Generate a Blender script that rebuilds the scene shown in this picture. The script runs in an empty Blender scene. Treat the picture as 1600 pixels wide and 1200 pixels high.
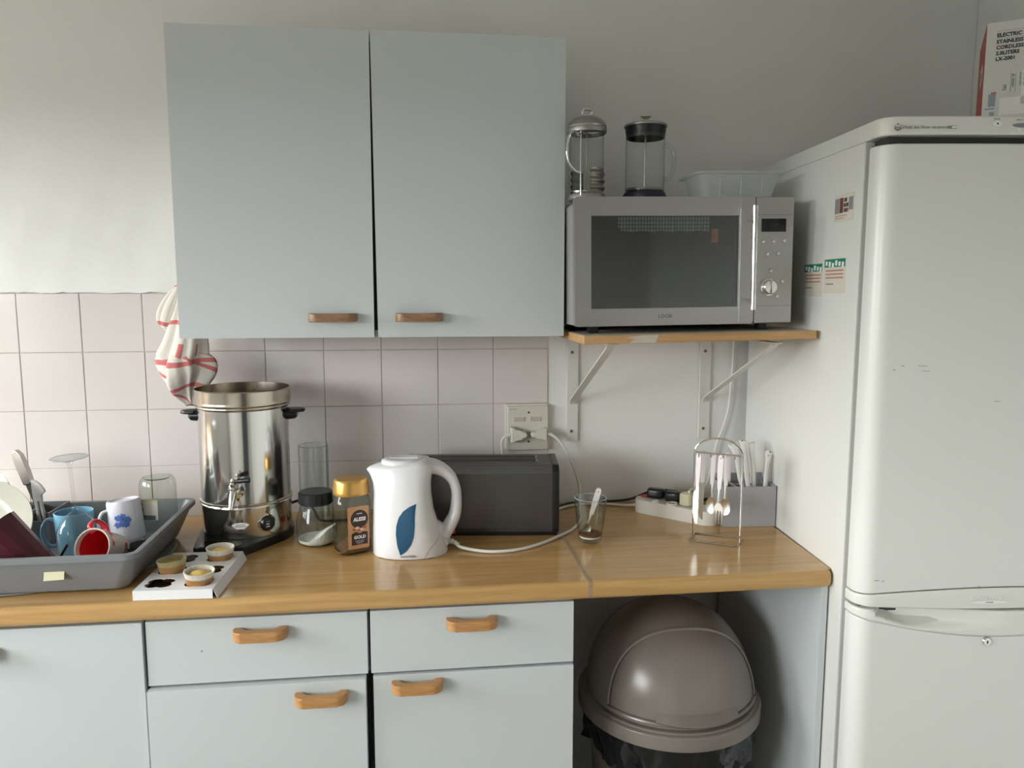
import bpy, bmesh, math, random
from mathutils import Vector, Matrix, Quaternion
random.seed(7)
R = math.radians
S = bpy.context.scene
COL = S.collection

# ------------------------------------------------------------------ camera
cam_d = bpy.data.cameras.new('camera')
cam_d.sensor_width = 36; cam_d.sensor_fit = 'HORIZONTAL'; cam_d.lens = 27.0
cam_d.clip_start = 0.05
cam = bpy.data.objects.new('camera', cam_d); COL.objects.link(cam)
YAW, PITCH = 0.1212, 0.1192
fw = Vector((math.sin(YAW)*math.cos(PITCH), math.cos(YAW)*math.cos(PITCH), -math.sin(PITCH)))
rt = Vector((math.cos(YAW), -math.sin(YAW), 0)); up = rt.cross(fw)
cam.matrix_world = Matrix(((rt.x, up.x, -fw.x, 1.012), (rt.y, up.y, -fw.y, -2.096), (rt.z, up.z, -fw.z, 1.496), (0, 0, 0, 1)))
S.camera = cam

# ------------------------------------------------------------------ sky, window light, exposure
S.view_settings.view_transform = 'Standard'
S.view_settings.look = 'None'
S.view_settings.gamma = 1.0
S.view_settings.use_curve_mapping = False
S.view_settings.exposure = 0.0
W = bpy.data.worlds.new('overcast_sky'); S.world = W; W.use_nodes = True
nt = W.node_tree; nt.nodes.clear()
wo = nt.nodes.new('ShaderNodeOutputWorld'); bg = nt.nodes.new('ShaderNodeBackground')
tc = nt.nodes.new('ShaderNodeTexCoord'); sx = nt.nodes.new('ShaderNodeSeparateXYZ'); cr = nt.nodes.new('ShaderNodeValToRGB')
nt.links.new(tc.outputs['Generated'], sx.inputs[0]); nt.links.new(sx.outputs['Z'], cr.inputs[0])
cr.color_ramp.elements[0].position = 0.0; cr.color_ramp.elements[0].color = (0.10, 0.10, 0.09, 1)   # streets and gardens below the horizon
cr.color_ramp.elements[1].position = 0.03; cr.color_ramp.elements[1].color = (0.97, 0.98, 0.97, 1)    # bright overcast sky
nt.links.new(cr.outputs[0], bg.inputs['Color']); bg.inputs['Strength'].default_value = 23.5
nt.links.new(bg.outputs[0], wo.inputs[0])
WIN_X, WIN_Z0, WIN_Z1 = -1.40, 1.0, 2.05
WINDOWS = [(-1.55, -0.10), (-3.45, -1.85)]          # y ranges of the two windows in the left wall
for wy0, wy1 in WINDOWS:
    pl = bpy.data.lights.new('window_portal', 'AREA'); pl.shape = 'RECTANGLE'
    pl.size = WIN_Z1 - WIN_Z0; pl.size_y = wy1 - wy0; pl.cycles.is_portal = True
    po = bpy.data.objects.new('window_portal', pl); COL.objects.link(po)
    po.location = (WIN_X - 0.10, (wy0+wy1)/2, (WIN_Z0+WIN_Z1)/2); po.rotation_euler = (0, R(-90), 0)
S.cycles.use_denoising = True
S.cycles.max_bounces = 10; S.cycles.diffuse_bounces = 5; S.cycles.glossy_bounces = 5; S.cycles.transparent_max_bounces = 24
S.cycles.sample_clamp_indirect = 6.0
S.cycles.caustics_reflective = False; S.cycles.caustics_refractive = False

# ------------------------------------------------------------------ materials
MATS = {}
def nodes(name):
    m = bpy.data.materials.new(name); m.use_nodes = True
    n = m.node_tree.nodes; l = m.node_tree.links
    return m, n, l, n['Principled BSDF']
def mat(name, col, rough=0.5, metal=0.0, bump=0.0, bscale=60.0, spec=0.5, vary=0.0, vscale=8.0, coat=0.0, trans=0.0, aniso=None, sss=0.0):
    if name in MATS: return MATS[name]
    m, n, l, b = nodes(name)
    b.inputs['Base Color'].default_value = (*col, 1); b.inputs['Roughness'].default_value = rough
    b.inputs['Metallic'].default_value = metal; b.inputs['Specular IOR Level'].default_value = spec
    if coat: b.inputs['Coat Weight'].default_value = coat; b.inputs['Coat Roughness'].default_value = 0.08
    if trans: b.inputs['Transmission Weight'].default_value = trans
    if sss: b.inputs['Subsurface Weight'].default_value = sss; b.inputs['Subsurface Scale'].default_value = 0.01
    if bump or vary or aniso:
        t = n.new('ShaderNodeTexCoord'); mp = n.new('ShaderNodeMapping'); l.new(t.outputs['Object'], mp.inputs[0])
        if aniso: mp.inputs['Scale'].default_value = aniso
    if bump:
        nz = n.new('ShaderNodeTexNoise'); nz.inputs['Scale'].default_value = bscale; nz.inputs['Detail'].default_value = 4
        bp = n.new('ShaderNodeBump'); bp.inputs['Strength'].default_value = bump; bp.inputs['Distance'].default_value = 0.004
        l.new(mp.outputs[0], nz.inputs['Vector']); l.new(nz.outputs['Fac'], bp.inputs['Height']); l.new(bp.outputs[0], b.inputs['Normal'])
    if vary:
        nv = n.new('ShaderNodeTexNoise'); nv.inputs['Scale'].default_value = vscale; nv.inputs['Detail'].default_value = 5
        mx = n.new('ShaderNodeMix'); mx.data_type = 'RGBA'
        mx.inputs['A'].default_value = (*[c*(1-vary) for c in col], 1); mx.inputs['B'].default_value = (*[min(1, c*(1+vary)) for c in col], 1)
        l.new(mp.outputs[0], nv.inputs['Vector']); l.new(nv.outputs['Fac'], mx.inputs['Factor']); l.new(mx.outputs['Result'], b.inputs['Base Color'])
    MATS[name] = m; return m
def wood(name, c1, c2, rough=0.35, scale=(2.2, 30, 30), coat=0.0, spec=0.5):
    if name in MATS: return MATS[name]
    m, n, l, b = nodes(name)
    t = n.new('ShaderNodeTexCoord'); mp = n.new('ShaderNodeMapping'); mp.inputs['Scale'].default_value = scale
    nz = n.new('ShaderNodeTexNoise'); nz.inputs['Scale'].default_value = 1.6; nz.inputs['Detail'].default_value = 7; nz.inputs['Distortion'].default_value = 0.6; nz.inputs['Roughness'].default_value = 0.62
    r = n.new('ShaderNodeValToRGB'); r.color_ramp.elements[0].position = 0.33; r.color_ramp.elements[1].position = 0.68
    r.color_ramp.elements[0].color = (*c2, 1); r.color_ramp.elements[1].color = (*c1, 1)
    l.new(t.outputs['Object'], mp.inputs[0]); l.new(mp.outputs[0], nz.inputs['Vector']); l.new(nz.outputs['Fac'], r.inputs[0]); l.new(r.outputs[0], b.inputs['Base Color'])
    b.inputs['Roughness'].default_value = rough; b.inputs['Specular IOR Level'].default_value = spec
    if coat: b.inputs['Coat Weight'].default_value = coat; b.inputs['Coat Roughness'].default_value = 0.12
    MATS[name] = m; return m
def glass(name, tint=(0.95, 0.97, 0.96), edge=(0.38, 0.43, 0.42), gloss=1.15, haze=0.0):
    """thin walled clear glass or clear plastic: see-through, darker at the grazing edges, with mirror highlights"""
    if name in MATS: return MATS[name]
    m = bpy.data.materials.new(name); m.use_nodes = True; n = m.node_tree.nodes; l = m.node_tree.links; n.clear()
    o = n.new('ShaderNodeOutputMaterial'); tr = n.new('ShaderNodeBsdfTransparent'); gl = n.new('ShaderNodeBsdfGlossy'); gl.inputs['Roughness'].default_value = 0.03
    lw = n.new('ShaderNodeLayerWeight'); lw.inputs['Blend'].default_value = 0.5
    p3 = n.new('ShaderNodeMath'); p3.operation = 'POWER'; p3.inputs[1].default_value = 5.0; l.new(lw.outputs['Facing'], p3.inputs[0])
    mc = n.new('ShaderNodeMix'); mc.data_type = 'RGBA'; mc.inputs['A'].default_value = (*tint, 1); mc.inputs['B'].default_value = (*edge, 1)
    l.new(p3.outputs[0], mc.inputs['Factor']); l.new(mc.outputs['Result'], tr.inputs['Color'])
    mu = n.new('ShaderNodeMath'); mu.operation = 'MULTIPLY_ADD'; mu.inputs[1].default_value = 0.55*gloss; mu.inputs[2].default_value = 0.045*gloss; mu.use_clamp = True; l.new(p3.outputs[0], mu.inputs[0])
    ms = n.new('ShaderNodeMixShader'); l.new(mu.outputs[0], ms.inputs[0]); l.new(tr.outputs[0], ms.inputs[1]); l.new(gl.outputs[0], ms.inputs[2])
    last = ms
    if haze:
        df = n.new('ShaderNodeBsdfDiffuse'); df.inputs['Color'].default_value = (0.85, 0.88, 0.88, 1)
        tl = n.new('ShaderNodeBsdfTranslucent'); tl.inputs['Color'].default_value = (0.85, 0.88, 0.88, 1)
        ad = n.new('ShaderNodeMixShader'); l.new(df.outputs[0], ad.inputs[1]); l.new(tl.outputs[0], ad.inputs[2])
        m2 = n.new('ShaderNodeMixShader'); m2.inputs[0].default_value = haze; l.new(ms.outputs[0], m2.inputs[1]); l.new(ad.outputs[0], m2.inputs[2]); last = m2
    l.new(last.outputs[0], o.inputs[0]); MATS[name] = m; return m

PAINT = mat('white_wall_paint', (0.79, 0.795, 0.78), 0.55, bump=0.35, bscale=22, vary=0.03, vscale=5)
CEIL = mat('ceiling_paint', (0.74, 0.74, 0.71), 0.8)
DIM = mat('far_room_paint', (0.66, 0.65, 0.62), 0.8)
FLOORM = mat('floor_vinyl', (0.34, 0.31, 0.27), 0.5, vary=0.15, vscale=4)
TILE = mat('glazed_tile', (0.68, 0.635, 0.62), 0.13, bump=0.03, bscale=7, vary=0.02, vscale=3)
GROUT = mat('tile_grout', (0.50, 0.45, 0.42), 0.9)
WHITE = mat('white_laminate', (0.57, 0.61, 0.625), 0.32, vary=0.012, vscale=3)
CARC = mat('cabinet_carcass', (0.55, 0.56, 0.55), 0.5)
GAPSHADE = mat('painted_gap_shade', (0.02, 0.02, 0.02), 0.8)  # near-black colour painting the shade into door gaps and toaster slots
TOP = wood('oak_laminate', (0.58, 0.36, 0.145), (0.42, 0.245, 0.09), 0.17, (1.6, 26, 26))
JOINT = mat('joint_strip_metal', (0.36, 0.24, 0.15), 0.35, vary=0.1)
OAK = wood('light_oak', (0.52, 0.28, 0.11), (0.38, 0.18, 0.06), 0.4, (14, 60, 60))
WALN = wood('worn_dark_oak', (0.33, 0.19, 0.10), (0.19, 0.10, 0.05), 0.4, (20, 60, 60))
PINE = wood('shelf_pine', (0.55, 0.33, 0.15), (0.40, 0.22, 0.085), 0.6, (3, 40, 40))
WORN = mat('worn_white_paint', (0.52, 0.46, 0.38), 0.7, vary=0.15, vscale=40)
WMETAL = mat('white_enamelled_steel', (0.68, 0.67, 0.63), 0.45)
STEEL = mat('brushed_steel', (0.40, 0.395, 0.38), 0.34, metal=1.0, bump=0.05, bscale=8, aniso=(2, 60, 200))
STEELD = mat('microwave_steel', (0.46, 0.455, 0.44), 0.38, metal=1.0, bump=0.03, bscale=8, aniso=(2, 60, 200))
CHROME = mat('chrome', (0.78, 0.77, 0.75), 0.09, metal=1.0)
URN = mat('urn_steel', (0.66, 0.65, 0.62), 0.13, metal=1.0, bump=0.012, bscale=14, aniso=(3, 3, 0.6))
SILVER = mat('cutlery_steel', (0.86, 0.83, 0.77), 0.32, metal=1.0)
BLACKP = mat('black_plastic', (0.009, 0.010, 0.012), 0.3)
BLACKR = mat('black_rubber_cable', (0.012, 0.012, 0.013), 0.5)
NAVY = mat('navy_plastic', (0.012, 0.014, 0.04), 0.4)
GREYP = mat('grey_dish_tub_plastic', (0.20, 0.21, 0.225), 0.42, vary=0.04)
GREYC = mat('grey_caddy_plastic', (0.36, 0.36, 0.38), 0.45)
WPLAS = mat('white_plastic', (0.80, 0.80, 0.80), 0.22)
KETW = mat('kettle_white_plastic', (0.72, 0.715, 0.73), 0.16)
CREAM = mat('cream_plastic', (0.66, 0.64, 0.56), 0.35)
CREAMY = mat('yellowed_plastic', (0.62, 0.60, 0.42), 0.4)
WCABLE = mat('white_cable', (0.72, 0.71, 0.67), 0.4)
FRIDGE = mat('fridge_white', (0.715, 0.72, 0.69), 0.30)
FRIDGET = mat('fridge_trim_white', (0.72, 0.72, 0.675), 0.28)
GASKET = mat('grey_gasket', (0.30, 0.30, 0.285), 0.6)
GAP = mat('dark_gap', (0.05, 0.05, 0.05), 0.7)
BIN = mat('taupe_bin_plastic', (0.20, 0.173, 0.15), 0.27)
LINER = mat('black_bin_liner', (0.004, 0.0045, 0.006), 0.14, bump=0.45, bscale=40)
GLASS = glass('clear_glass'); GLASSB = glass('jar_glass', (0.90, 0.93, 0.90), (0.45, 0.50, 0.46), 1.0)
TUBM = glass('frosted_plastic', (0.80, 0.84, 0.84), (0.6, 0.65, 0.65), 0.8, 0.62)
RIM = glass('rim_highlight_glass', (0.9, 0.92, 0.92), (0.6, 0.65, 0.65), 1.4, 0.45)  # whitish haze paints a highlight line along the glass rims
GOLD = mat('gold_lid', (0.62, 0.36, 0.10), 0.3, metal=0.6)
INK = mat('dark_ink', (0.03, 0.03, 0.035), 0.6)
INKG = mat('grey_ink', (0.25, 0.25, 0.26), 0.6)
PALE = mat('pale_print', (0.85, 0.85, 0.83), 0.5)
RED = mat('red_plastic', (0.45, 0.01, 0.015), 0.35)
PAPER = mat('crumpled_paper', (0.72, 0.71, 0.68), 0.7, bump=0.5, bscale=60)

# ------------------------------------------------------------------ mesh helpers
def fin(bm, recalc=True):
    if recalc: bmesh.ops.recalc_face_normals(bm, faces=bm.faces[:])
    return bm
def mesh(name, bm, m, sharp=35, smooth=True):
    me = bpy.data.meshes.new(name); fin(bm); bm.to_mesh(me); bm.free()
    for k in (m if isinstance(m, (list, tuple)) else [m]): me.materials.append(k)
    if smooth:
        for p in me.polygons: p.use_smooth = True
        me.set_sharp_from_angle(angle=R(sharp))
    return me
def obj(name, bm, m, parent=None, loc=(0, 0, 0), rot=(0, 0, 0), sharp=35, label=None):
    me = bm if isinstance(bm, bpy.types.Mesh) else mesh(name, bm, m, sharp)
    o = bpy.data.objects.new(name, me); COL.objects.link(o)
    o.location = loc; o.rotation_euler = rot
    if parent: o.parent = parent
    if label: o['label'] = label
    if 4 < len(me.polygons) < 1500:
        w = o.modifiers.new('weighted_normal', 'WEIGHTED_NORMAL'); w.keep_sharp = True; w.weight = 90
    return o
def thing(name, label, cat, loc=(0, 0, 0), rot=(0, 0, 0), group=None):
    o = bpy.data.objects.new(name, None); COL.objects.link(o); o.empty_display_size = 0.05
    o.location = loc; o.rotation_euler = rot
    o['label'] = label; o['category'] = cat
    if group: o['group'] = group
    return o
def tag(o, label, cat, group=None):
    o['label'] = label; o['category'] = cat
    if group: o['group'] = group
    return o
def struct(o): o['kind'] = 'structure'; return o
def add_box(bm, x0, x1, y0, y1, z0, z1):
    v = [bm.verts.new(p) for p in ((x0,y0,z0),(x1,y0,z0),(x1,y1,z0),(x0,y1,z0),(x0,y0,z1),(x1,y0,z1),(x1,y1,z1),(x0,y1,z1))]
    return [bm.faces.new([v[i] for i in f]) for f in ((0,3,2,1),(4,5,6,7),(0,1,5,4),(1,2,6,5),(2,3,7,6),(3,0,4,7))]
def bx(x0, x1, y0, y1, z0, z1, bev=0.0, seg=2):
    bm = bmesh.new(); add_box(bm, x0, x1, y0, y1, z0, z1)
    if bev: bmesh.ops.bevel(bm, geom=bm.edges[:], offset=bev, segments=seg, affect='EDGES', profile=0.5)
    return bm
def bev(bm, off, seg=2, pick=None):
    bmesh.ops.bevel(bm, geom=[e for e in bm.edges if pick is None or pick(e)], offset=off, segments=seg, affect='EDGES', profile=0.5, clamp_overlap=True); return bm
def prism(poly, h0, h1, axis='Z', bm=None):
    """polygon extruded along an axis; for 'Y' the polygon is (x,z), for 'X' it is (y,z)"""
    bm = bm or bmesh.new()
    f = {'Z': lambda a, b, h: (a, b, h), 'Y': lambda a, b, h: (a, h, b), 'X': lambda a, b, h: (h, a, b)}[axis]
    A = [bm.verts.new(f(a, b, h0)) for a, b in poly]; B = [bm.verts.new(f(a, b, h1)) for a, b in poly]
    bm.faces.new(A); bm.faces.new(B[::-1])
    for i in range(len(poly)):
        j = (i+1) % len(poly); bm.faces.new((A[i], B[i], B[j], A[j]))
    return bm
def rings(bm, rs, cap0=True, cap1=True, closed=True):
    V = [[bm.verts.new(p) for p in r] for r in rs]
    n = len(V[0])
    for a, b in zip(V, V[1:]):
        for i in range(n if closed else n-1):
            j = (i+1) % n; bm.faces.new((a[i], a[j], b[j], b[i]))
    if cap0: bm.faces.new(V[0][::-1])
    if cap1: bm.faces.new(V[-1])
    return bm
def lathe(prof, seg=40, cap0=False, cap1=False, bm=None, c=(0, 0, 0), sx=1, sy=1):
    bm = bm or bmesh.new()
    rs = [[(c[0]+sx*r*math.cos(2*math.pi*i/seg), c[1]+sy*r*math.sin(2*math.pi*i/seg), c[2]+z) for i in range(seg)] for r, z in prof]
    return rings(bm, rs, cap0, cap1)
def xf(bm, M, start=0):
    bmesh.ops.transform(bm, matrix=M, verts=bm.verts[start:] if start else bm.verts[:]); return bm
def spline(pts, n=8, closed=False):
    P = [Vector(p) for p in pts]; out = []; N = len(P)
    rng = N if closed else N-1
    for i in range(rng):
        p0 = P[(i-1) % N] if closed or i > 0 else P[0]*2-P[1]; p1 = P[i]; p2 = P[(i+1) % N]
        p3 = P[(i+2) % N] if closed or i+2 < N else P[-1]*2-P[-2]
        for k in range(n):
            t = k/n; out.append(0.5*((2*p1)+(p2-p0)*t+(2*p0-5*p1+4*p2-p3)*t*t+(3*p1-p0-3*p2+p3)*t**3))
    if not closed: out.append(P[-1])
    return out
def tube(pts, r, seg=8, bm=None, smooth=0, closed=False, flat=(1, 1), cap=True, upv=None):
    bm = bm or bmesh.new()
    P = spline(pts, smooth, closed) if smooth else [Vector(p) for p in pts]
    N = len(P); rs = []; nrm = None
    for i, p in enumerate(P):
        t = (P[(i+1) % N]-P[(i-1) % N]) if closed else (P[min(i+1, N-1)]-P[max(i-1, 0)])
        t.normalize()
        if nrm is None:
            a = Vector(upv) if upv else (Vector((0, 0, 1)) if abs(t.z) < 0.9 else Vector((1, 0, 0)))
            nrm = (a-t*a.dot(t)).normalized()
        else: nrm = (nrm-t*nrm.dot(t)).normalized()
        b = t.cross(nrm); rr = r(i/(N-1)) if callable(r) else r
        rs.append([p+nrm*(rr*flat[0]*math.cos(2*math.pi*k/seg))+b*(rr*flat[1]*math.sin(2*math.pi*k/seg)) for k in range(seg)])
    if closed:
        V = [[bm.verts.new(q) for q in x] for x in rs]
        for a, b2 in zip(V, V[1:]+V[:1]):
            for i in range(seg): bm.faces.new((a[i], a[(i+1) % seg], b2[(i+1) % seg], b2[i]))
    else: rings(bm, rs, cap, cap)
    return bm
def ell(cx, cy, z, rx, ry, n=32, p=2.0, ph=0):
    o = []
    for i in range(n):
        a = 2*math.pi*i/n+ph; c, s = math.cos(a), math.sin(a)
        o.append((cx+rx*math.copysign(abs(c)**(2/p), c), cy+ry*math.copysign(abs(s)**(2/p), s), z))
    return o
def rrect(w, h, r, n=5):
    o = []
    for cx, cy, a0 in ((w/2-r, h/2-r, 0), (-w/2+r, h/2-r, 90), (-w/2+r, -h/2+r, 180), (w/2-r, -h/2+r, 270)):
        for k in range(n+1):
            a = R(a0+90*k/n); o.append((cx+r*math.cos(a), cy+r*math.sin(a)))
    return o
def hull(pts):
    pts = sorted(set(pts))
    def half(ps):
        o = []
        for p in ps:
            while len(o) > 1 and (o[-1][0]-o[-2][0])*(p[1]-o[-2][1])-(o[-1][1]-o[-2][1])*(p[0]-o[-2][0]) <= 0: o.pop()
            o.append(p)
        return o
    a = half(pts); b = half(pts[::-1]); return a[:-1]+b[:-1]
def text(s, size, m, parent, loc, rot=(R(90), 0, 0), name='lettering', bold=0.0, sx=1.0, ext=0.0002, align='LEFT', shear=0):
    cu = bpy.data.curves.new('t', 'FONT'); cu.body = s; cu.size = size; cu.extrude = ext; cu.offset = bold; cu.align_x = align; cu.align_y = 'BOTTOM_BASELINE'; cu.resolution_u = 2; cu.shear = shear
    t = bpy.data.objects.new('t', cu); COL.objects.link(t)
    me = bpy.data.meshes.new_from_object(t.evaluated_get(bpy.context.evaluated_depsgraph_get()))
    bpy.data.objects.remove(t); bpy.data.curves.remove(cu)
    me.materials.clear(); me.materials.append(m)
    o = obj(name, me, m, parent, loc, rot); o.scale = (sx, 1, 1); return o
def patch(name, m, parent, w, h, loc, rot=(R(90), 0, 0), t=0.0004, r=0.0, label=None):
    """thin printed rectangle, centred, standing in its own local XY"""
    bm = prism(rrect(w, h, r, 3) if r else [(-w/2, -h/2), (w/2, -h/2), (w/2, h/2), (-w/2, h/2)], 0, t)
    return obj(name, bm, m, parent, loc, rot, label=label)

# ------------------------------------------------------------------ room
def plaster_wall():
    bm = bmesh.new(); add_box(bm, WIN_X-0.2, 2.75, 0.004, 0.16, 0.0, 2.65)
    NX, NZ = 300, 56
    V = []
    for j in range(NZ+1):
        row = []
        for i in range(NX+1):
            x = WIN_X+(2.587-WIN_X)*i/NX
            z0 = 1.4945+0.0022*math.sin(x*61)*math.sin(x*23)+random.uniform(-0.0012, 0.0012)
            z = z0+(2.60-z0)*(j/NZ)**1.3
            lip = 0.0016*math.exp(-(z-z0)/0.012)*random.uniform(0.3, 1.6)
            y = -0.002-0.0016*math.sin(x*9+z*5)*math.sin(z*13-x*4)-0.0007*math.sin(x*41+z*17)*math.sin(z*37-x*11)-lip
            row.append(bm.verts.new((x, y, z)))
        V.append(row)
    for j in range(NZ):
        for i in range(NX): bm.faces.new((V[j][i], V[j][i+1], V[j+1][i+1], V[j+1][i]))
    low = [bm.verts.new((v.co.x, 0.004, v.co.z)) for v in V[0]]
    for i in range(NX): bm.faces.new((low[i], low[i+1], V[0][i+1], V[0][i]))
    rt_ = [bm.verts.new((r_[-1].co.x, 0.004, r_[-1].co.z)) for r_ in V]
    for j in range(NZ): bm.faces.new((V[j][-1], rt_[j], rt_[j+1], V[j+1][-1]))
    return bm
wall = struct(obj('wall_back', plaster_wall(), PAINT))
g = obj('grout_bed', bx(WIN_X, 1.3655, 0.0015, 0.0045, 0.885, 1.4935), GROUT, wall)
T = 0.152
tile_bm = bx(0.0011, T-0.0011, 0.0, 0.004, 0.0011, T-0.0011, 0.0013, 2)
tile_me = mesh('tile', tile_bm, TILE, 50)
last_bm = bx(0.0011, T-0.0011, 0.0, 0.004, 0.0, 0.140, 0.0013, 2); last_me = mesh('tile', last_bm, TILE, 50)
for i in range(-3, 9):
    for j in range(4):
        o = obj('tile', last_me if j == 3 else tile_me, TILE, wall, (i*T, random.uniform(-0.0004, 0.0004), 1.493-(j+1)*T+(0.0121 if j == 3 else 0)))
        o.rotation_euler = (random.uniform(-1, 1)*0.0022, 0, random.uniform(-1, 1)*0.0022)
struct(obj('wall_right', bx(2.588, 2.74, -3.9, 0.004, 0, 2.65), PAINT))
fl = struct(obj('floor', bx(WIN_X-0.2, 2.75, -3.95, 0.2, -0.1, 0.0), FLOORM))
struct(obj('ceiling', bx(WIN_X-0.2, 2.75, -3.95, 0.2, 2.62, 2.75), CEIL))
struct(obj('wall_front', bx(WIN_X-0.2, 2.75, -4.05, -3.9, 0, 2.65), DIM))
bm = bmesh.new(); x0, x1 = WIN_X-0.2, WIN_X
ys = [-3.95, WINDOWS[1][0], WINDOWS[1][1], WINDOWS[0][0], WINDOWS[0][1], 0.004]
for k in (0, 2, 4): add_box(bm, x0, x1, ys[k], ys[k+1], 0, 2.65)
for k in (1, 3): add_box(bm, x0, x1, ys[k], ys[k+1], 0, WIN_Z0); add_box(bm, x0, x1, ys[k], ys[k+1], WIN_Z1, 2.65)
struct(obj('wall_left', bm, PAINT))
for k, (wy0, wy1) in enumerate(WINDOWS):
    bm = bmesh.new(); q = 0.045
    add_box(bm, x0+0.04, x0+0.09, wy0, wy0+q, WIN_Z0, WIN_Z1); add_box(bm, x0+0.04, x0+0.09, wy1-q, wy1, WIN_Z0, WIN_Z1)
    add_box(bm, x0+0.04, x0+0.09, wy0+q, wy1-q, WIN_Z0, WIN_Z0+q); add_box(bm, x0+0.04, x0+0.09, wy0+q, wy1-q, WIN_Z1-q, WIN_Z1)
    win = struct(obj('window_%d' % (k+1), bm, WPLAS))
    obj('pane', bx(x0+0.062, x0+0.066, wy0+q, wy1-q, WIN_Z0+q, WIN_Z1-q), glass('window_glass', (0.97, 0.98, 0.98), (0.8, 0.85, 0.85)), win)
dr = struct(obj('added_dark_door', bx(1.05, 1.95, -3.9, -3.86, 0, 2.05, 0.004), mat('reflected_dark_paint', (0.05, 0.055, 0.07), 0.4)))  # unseen door, added to give the urn a dark strip to reflect
obj('handle', bx(1.12, 1.24, -3.845, -3.83, 1.0, 1.02, 0.004), CHROME, dr); obj('handle_plate', bx(1.11, 1.15, -3.86, -3.85, 0.93, 1.09, 0.003), CHROME, dr)

# ------------------------------------------------------------------ worktops
def worktop(x0, x1, rightback=None, corner=False):
    pts = [(x0, -0.003), (x0, -0.6)]
    if corner:
        pts += [(x1-0.016, -0.6), (x1-0.006, -0.5975), (x1-0.0015, -0.592), (x1, -0.584), (rightback, -0.003)]
    else: pts += [(x1, -0.6), (x1, -0.003)]
    bm = prism(pts, 0.862, 0.9)
    def front(e):
        a, b = e.verts
        if abs(a.co.z-b.co.z) > 1e-5: return False
        return (a.co.y < -0.58 and b.co.y < -0.58)
    return bev(bm, 0.012, 4, front)
wt = tag(obj('worktop', worktop(-1.2, 1.3525), TOP, sharp=50), 'long oak laminate worktop on the left, under the kettle and dish tub', 'worktop')
obj('joint_strip', worktop(1.3525, 1.3600), JOINT, wt, (0, -0.0008, 0.0008))
tag(obj('worktop', worktop(1.3600, 1.8925, 1.921, True), TOP, sharp=50), 'short oak laminate worktop on the right, beside the fridge over the bin', 'worktop')

# ------------------------------------------------------------------ wooden handles
def handle_bm(L=0.105, h=0.021, d=0.031, t=0.013):
    out = [(-L/2, 0)]
    for a in range(0, 91, 18): out.append((-L/2+0.02*(1-math.cos(R(a))), -d+0.02*(1-math.sin(R(a)))))
    out += [(-x, y) for x, y in out[1:][::-1]]+[(L/2, 0)]
    inn = [(L/2-0.016, 0), (L/2-0.020, -d+t+0.004), (L/2-0.026, -d+t), (-L/2+0.026, -d+t), (-L/2+0.020, -d+t+0.004), (-L/2+0.016, 0)]
    bm = prism(out+inn, -h/2, h/2)
    return bev(bm, 0.0028, 2, lambda e: abs(e.verts[0].co.z-e.verts[1].co.z) < 1e-6)
H_OAK = mesh('handle', handle_bm(), OAK, 40); H_WAL = mesh('handle', handle_bm(0.108, 0.019, 0.032), WALN, 40)

# ------------------------------------------------------------------ base units
def base_unit(label, x0, x1, drawer=True, hx_d=0, hx_o=0, proud=0.0, door_x=(0, 0), ytilt=0):
    t = thing('base_cabinet', label, 'cabinet', ((x0+x1)/2, -0.3, 0))
    cx = (x0+x1)/2; w = x1-x0
    bm = bmesh.new(); th = 0.016
    a, b = -w/2-0.0008, w/2+0.0008
    add_box(bm, a, a+th, -0.255, 0.28, 0.1, 0.861); add_box(bm, b-th, b, -0.255, 0.28, 0.1, 0.861); add_box(bm, a+th, b-th, -0.255, 0.28, 0.1, 0.116)
    add_box(bm, a+th, b-th, 0.27, 0.28, 0.116, 0.861); add_box(bm, a+th, b-th, -0.255, -0.20, 0.845, 0.861)
    obj('carcass', bm, CARC, t)
    obj('plinth', bx(a, b, -0.21, -0.19, 0.0, 0.1), mat('plinth_grey', (0.3, 0.3, 0.3), 0.6), t)
    f0, f1 = -0.281, -0.2565
    for ex in (a, b-th): obj('edge', bx(ex, ex+th, -0.2562, -0.2548, 0.1, 0.715), GAPSHADE, t)  # dark strips paint the shade of the gaps between the doors
    if drawer:
        d = obj('drawer', bx(-w/2+0.001, w/2-0.001, f0+0.004, f1, 0.7185, 0.852, 0.0012), WHITE, t)
        obj('handle', H_OAK, OAK, d, (hx_d-cx, f0+0.004, 0.821))
        ztop = 0.7135
    else: ztop = 0.8525
    d = obj('door', bx(-w/2+0.001+door_x[0], w/2-0.001-door_x[1], f0-proud, f1-proud*0.6, 0.11, ztop, 0.0014), WHITE, t)
    d.rotation_euler = (ytilt, 0, 0)
    return t, d
tl, dl = base_unit('plain white base cabinet with one full door at the left edge, under the dish tub', -0.02, 0.4660, False)
obj('handle', H_OAK, OAK, dl, (0.15-0.22375, -0.281, 0.808))
tm, dm = base_unit('white base cabinet in the middle with a drawer and a slightly open door', 0.4695, 0.9010, True, 0.6908, 0, 0.010, (0.0, 0.004))
obj('handle', H_OAK, OAK, dm, (0.8073-0.68525, -0.291, 0.685))
patch('chip', INKG, [c for c in tm.children if c.name.startswith('drawer')][0], 0.004, 0.003, (0.575-0.68525, -0.2770, 0.786), (R(90), 0, 0), 0.0003, 0.001)
tr_, dr_ = base_unit('white base cabinet on the right with a drawer and door, next to the bin', 0.9050, 1.3290, True, 1.1128, 0, 0.0, (0.004, 0))
obj('handle', H_OAK, OAK, dr_, (0.9995-1.117, -0.281, 0.693))
tag(obj('end_panel', bx(1.8755, 1.8905, -0.582, -0.02, 0.0, 0.8615, 0.001), WHITE), 'white upright end panel holding the right worktop beside the fridge', 'panel')

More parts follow.
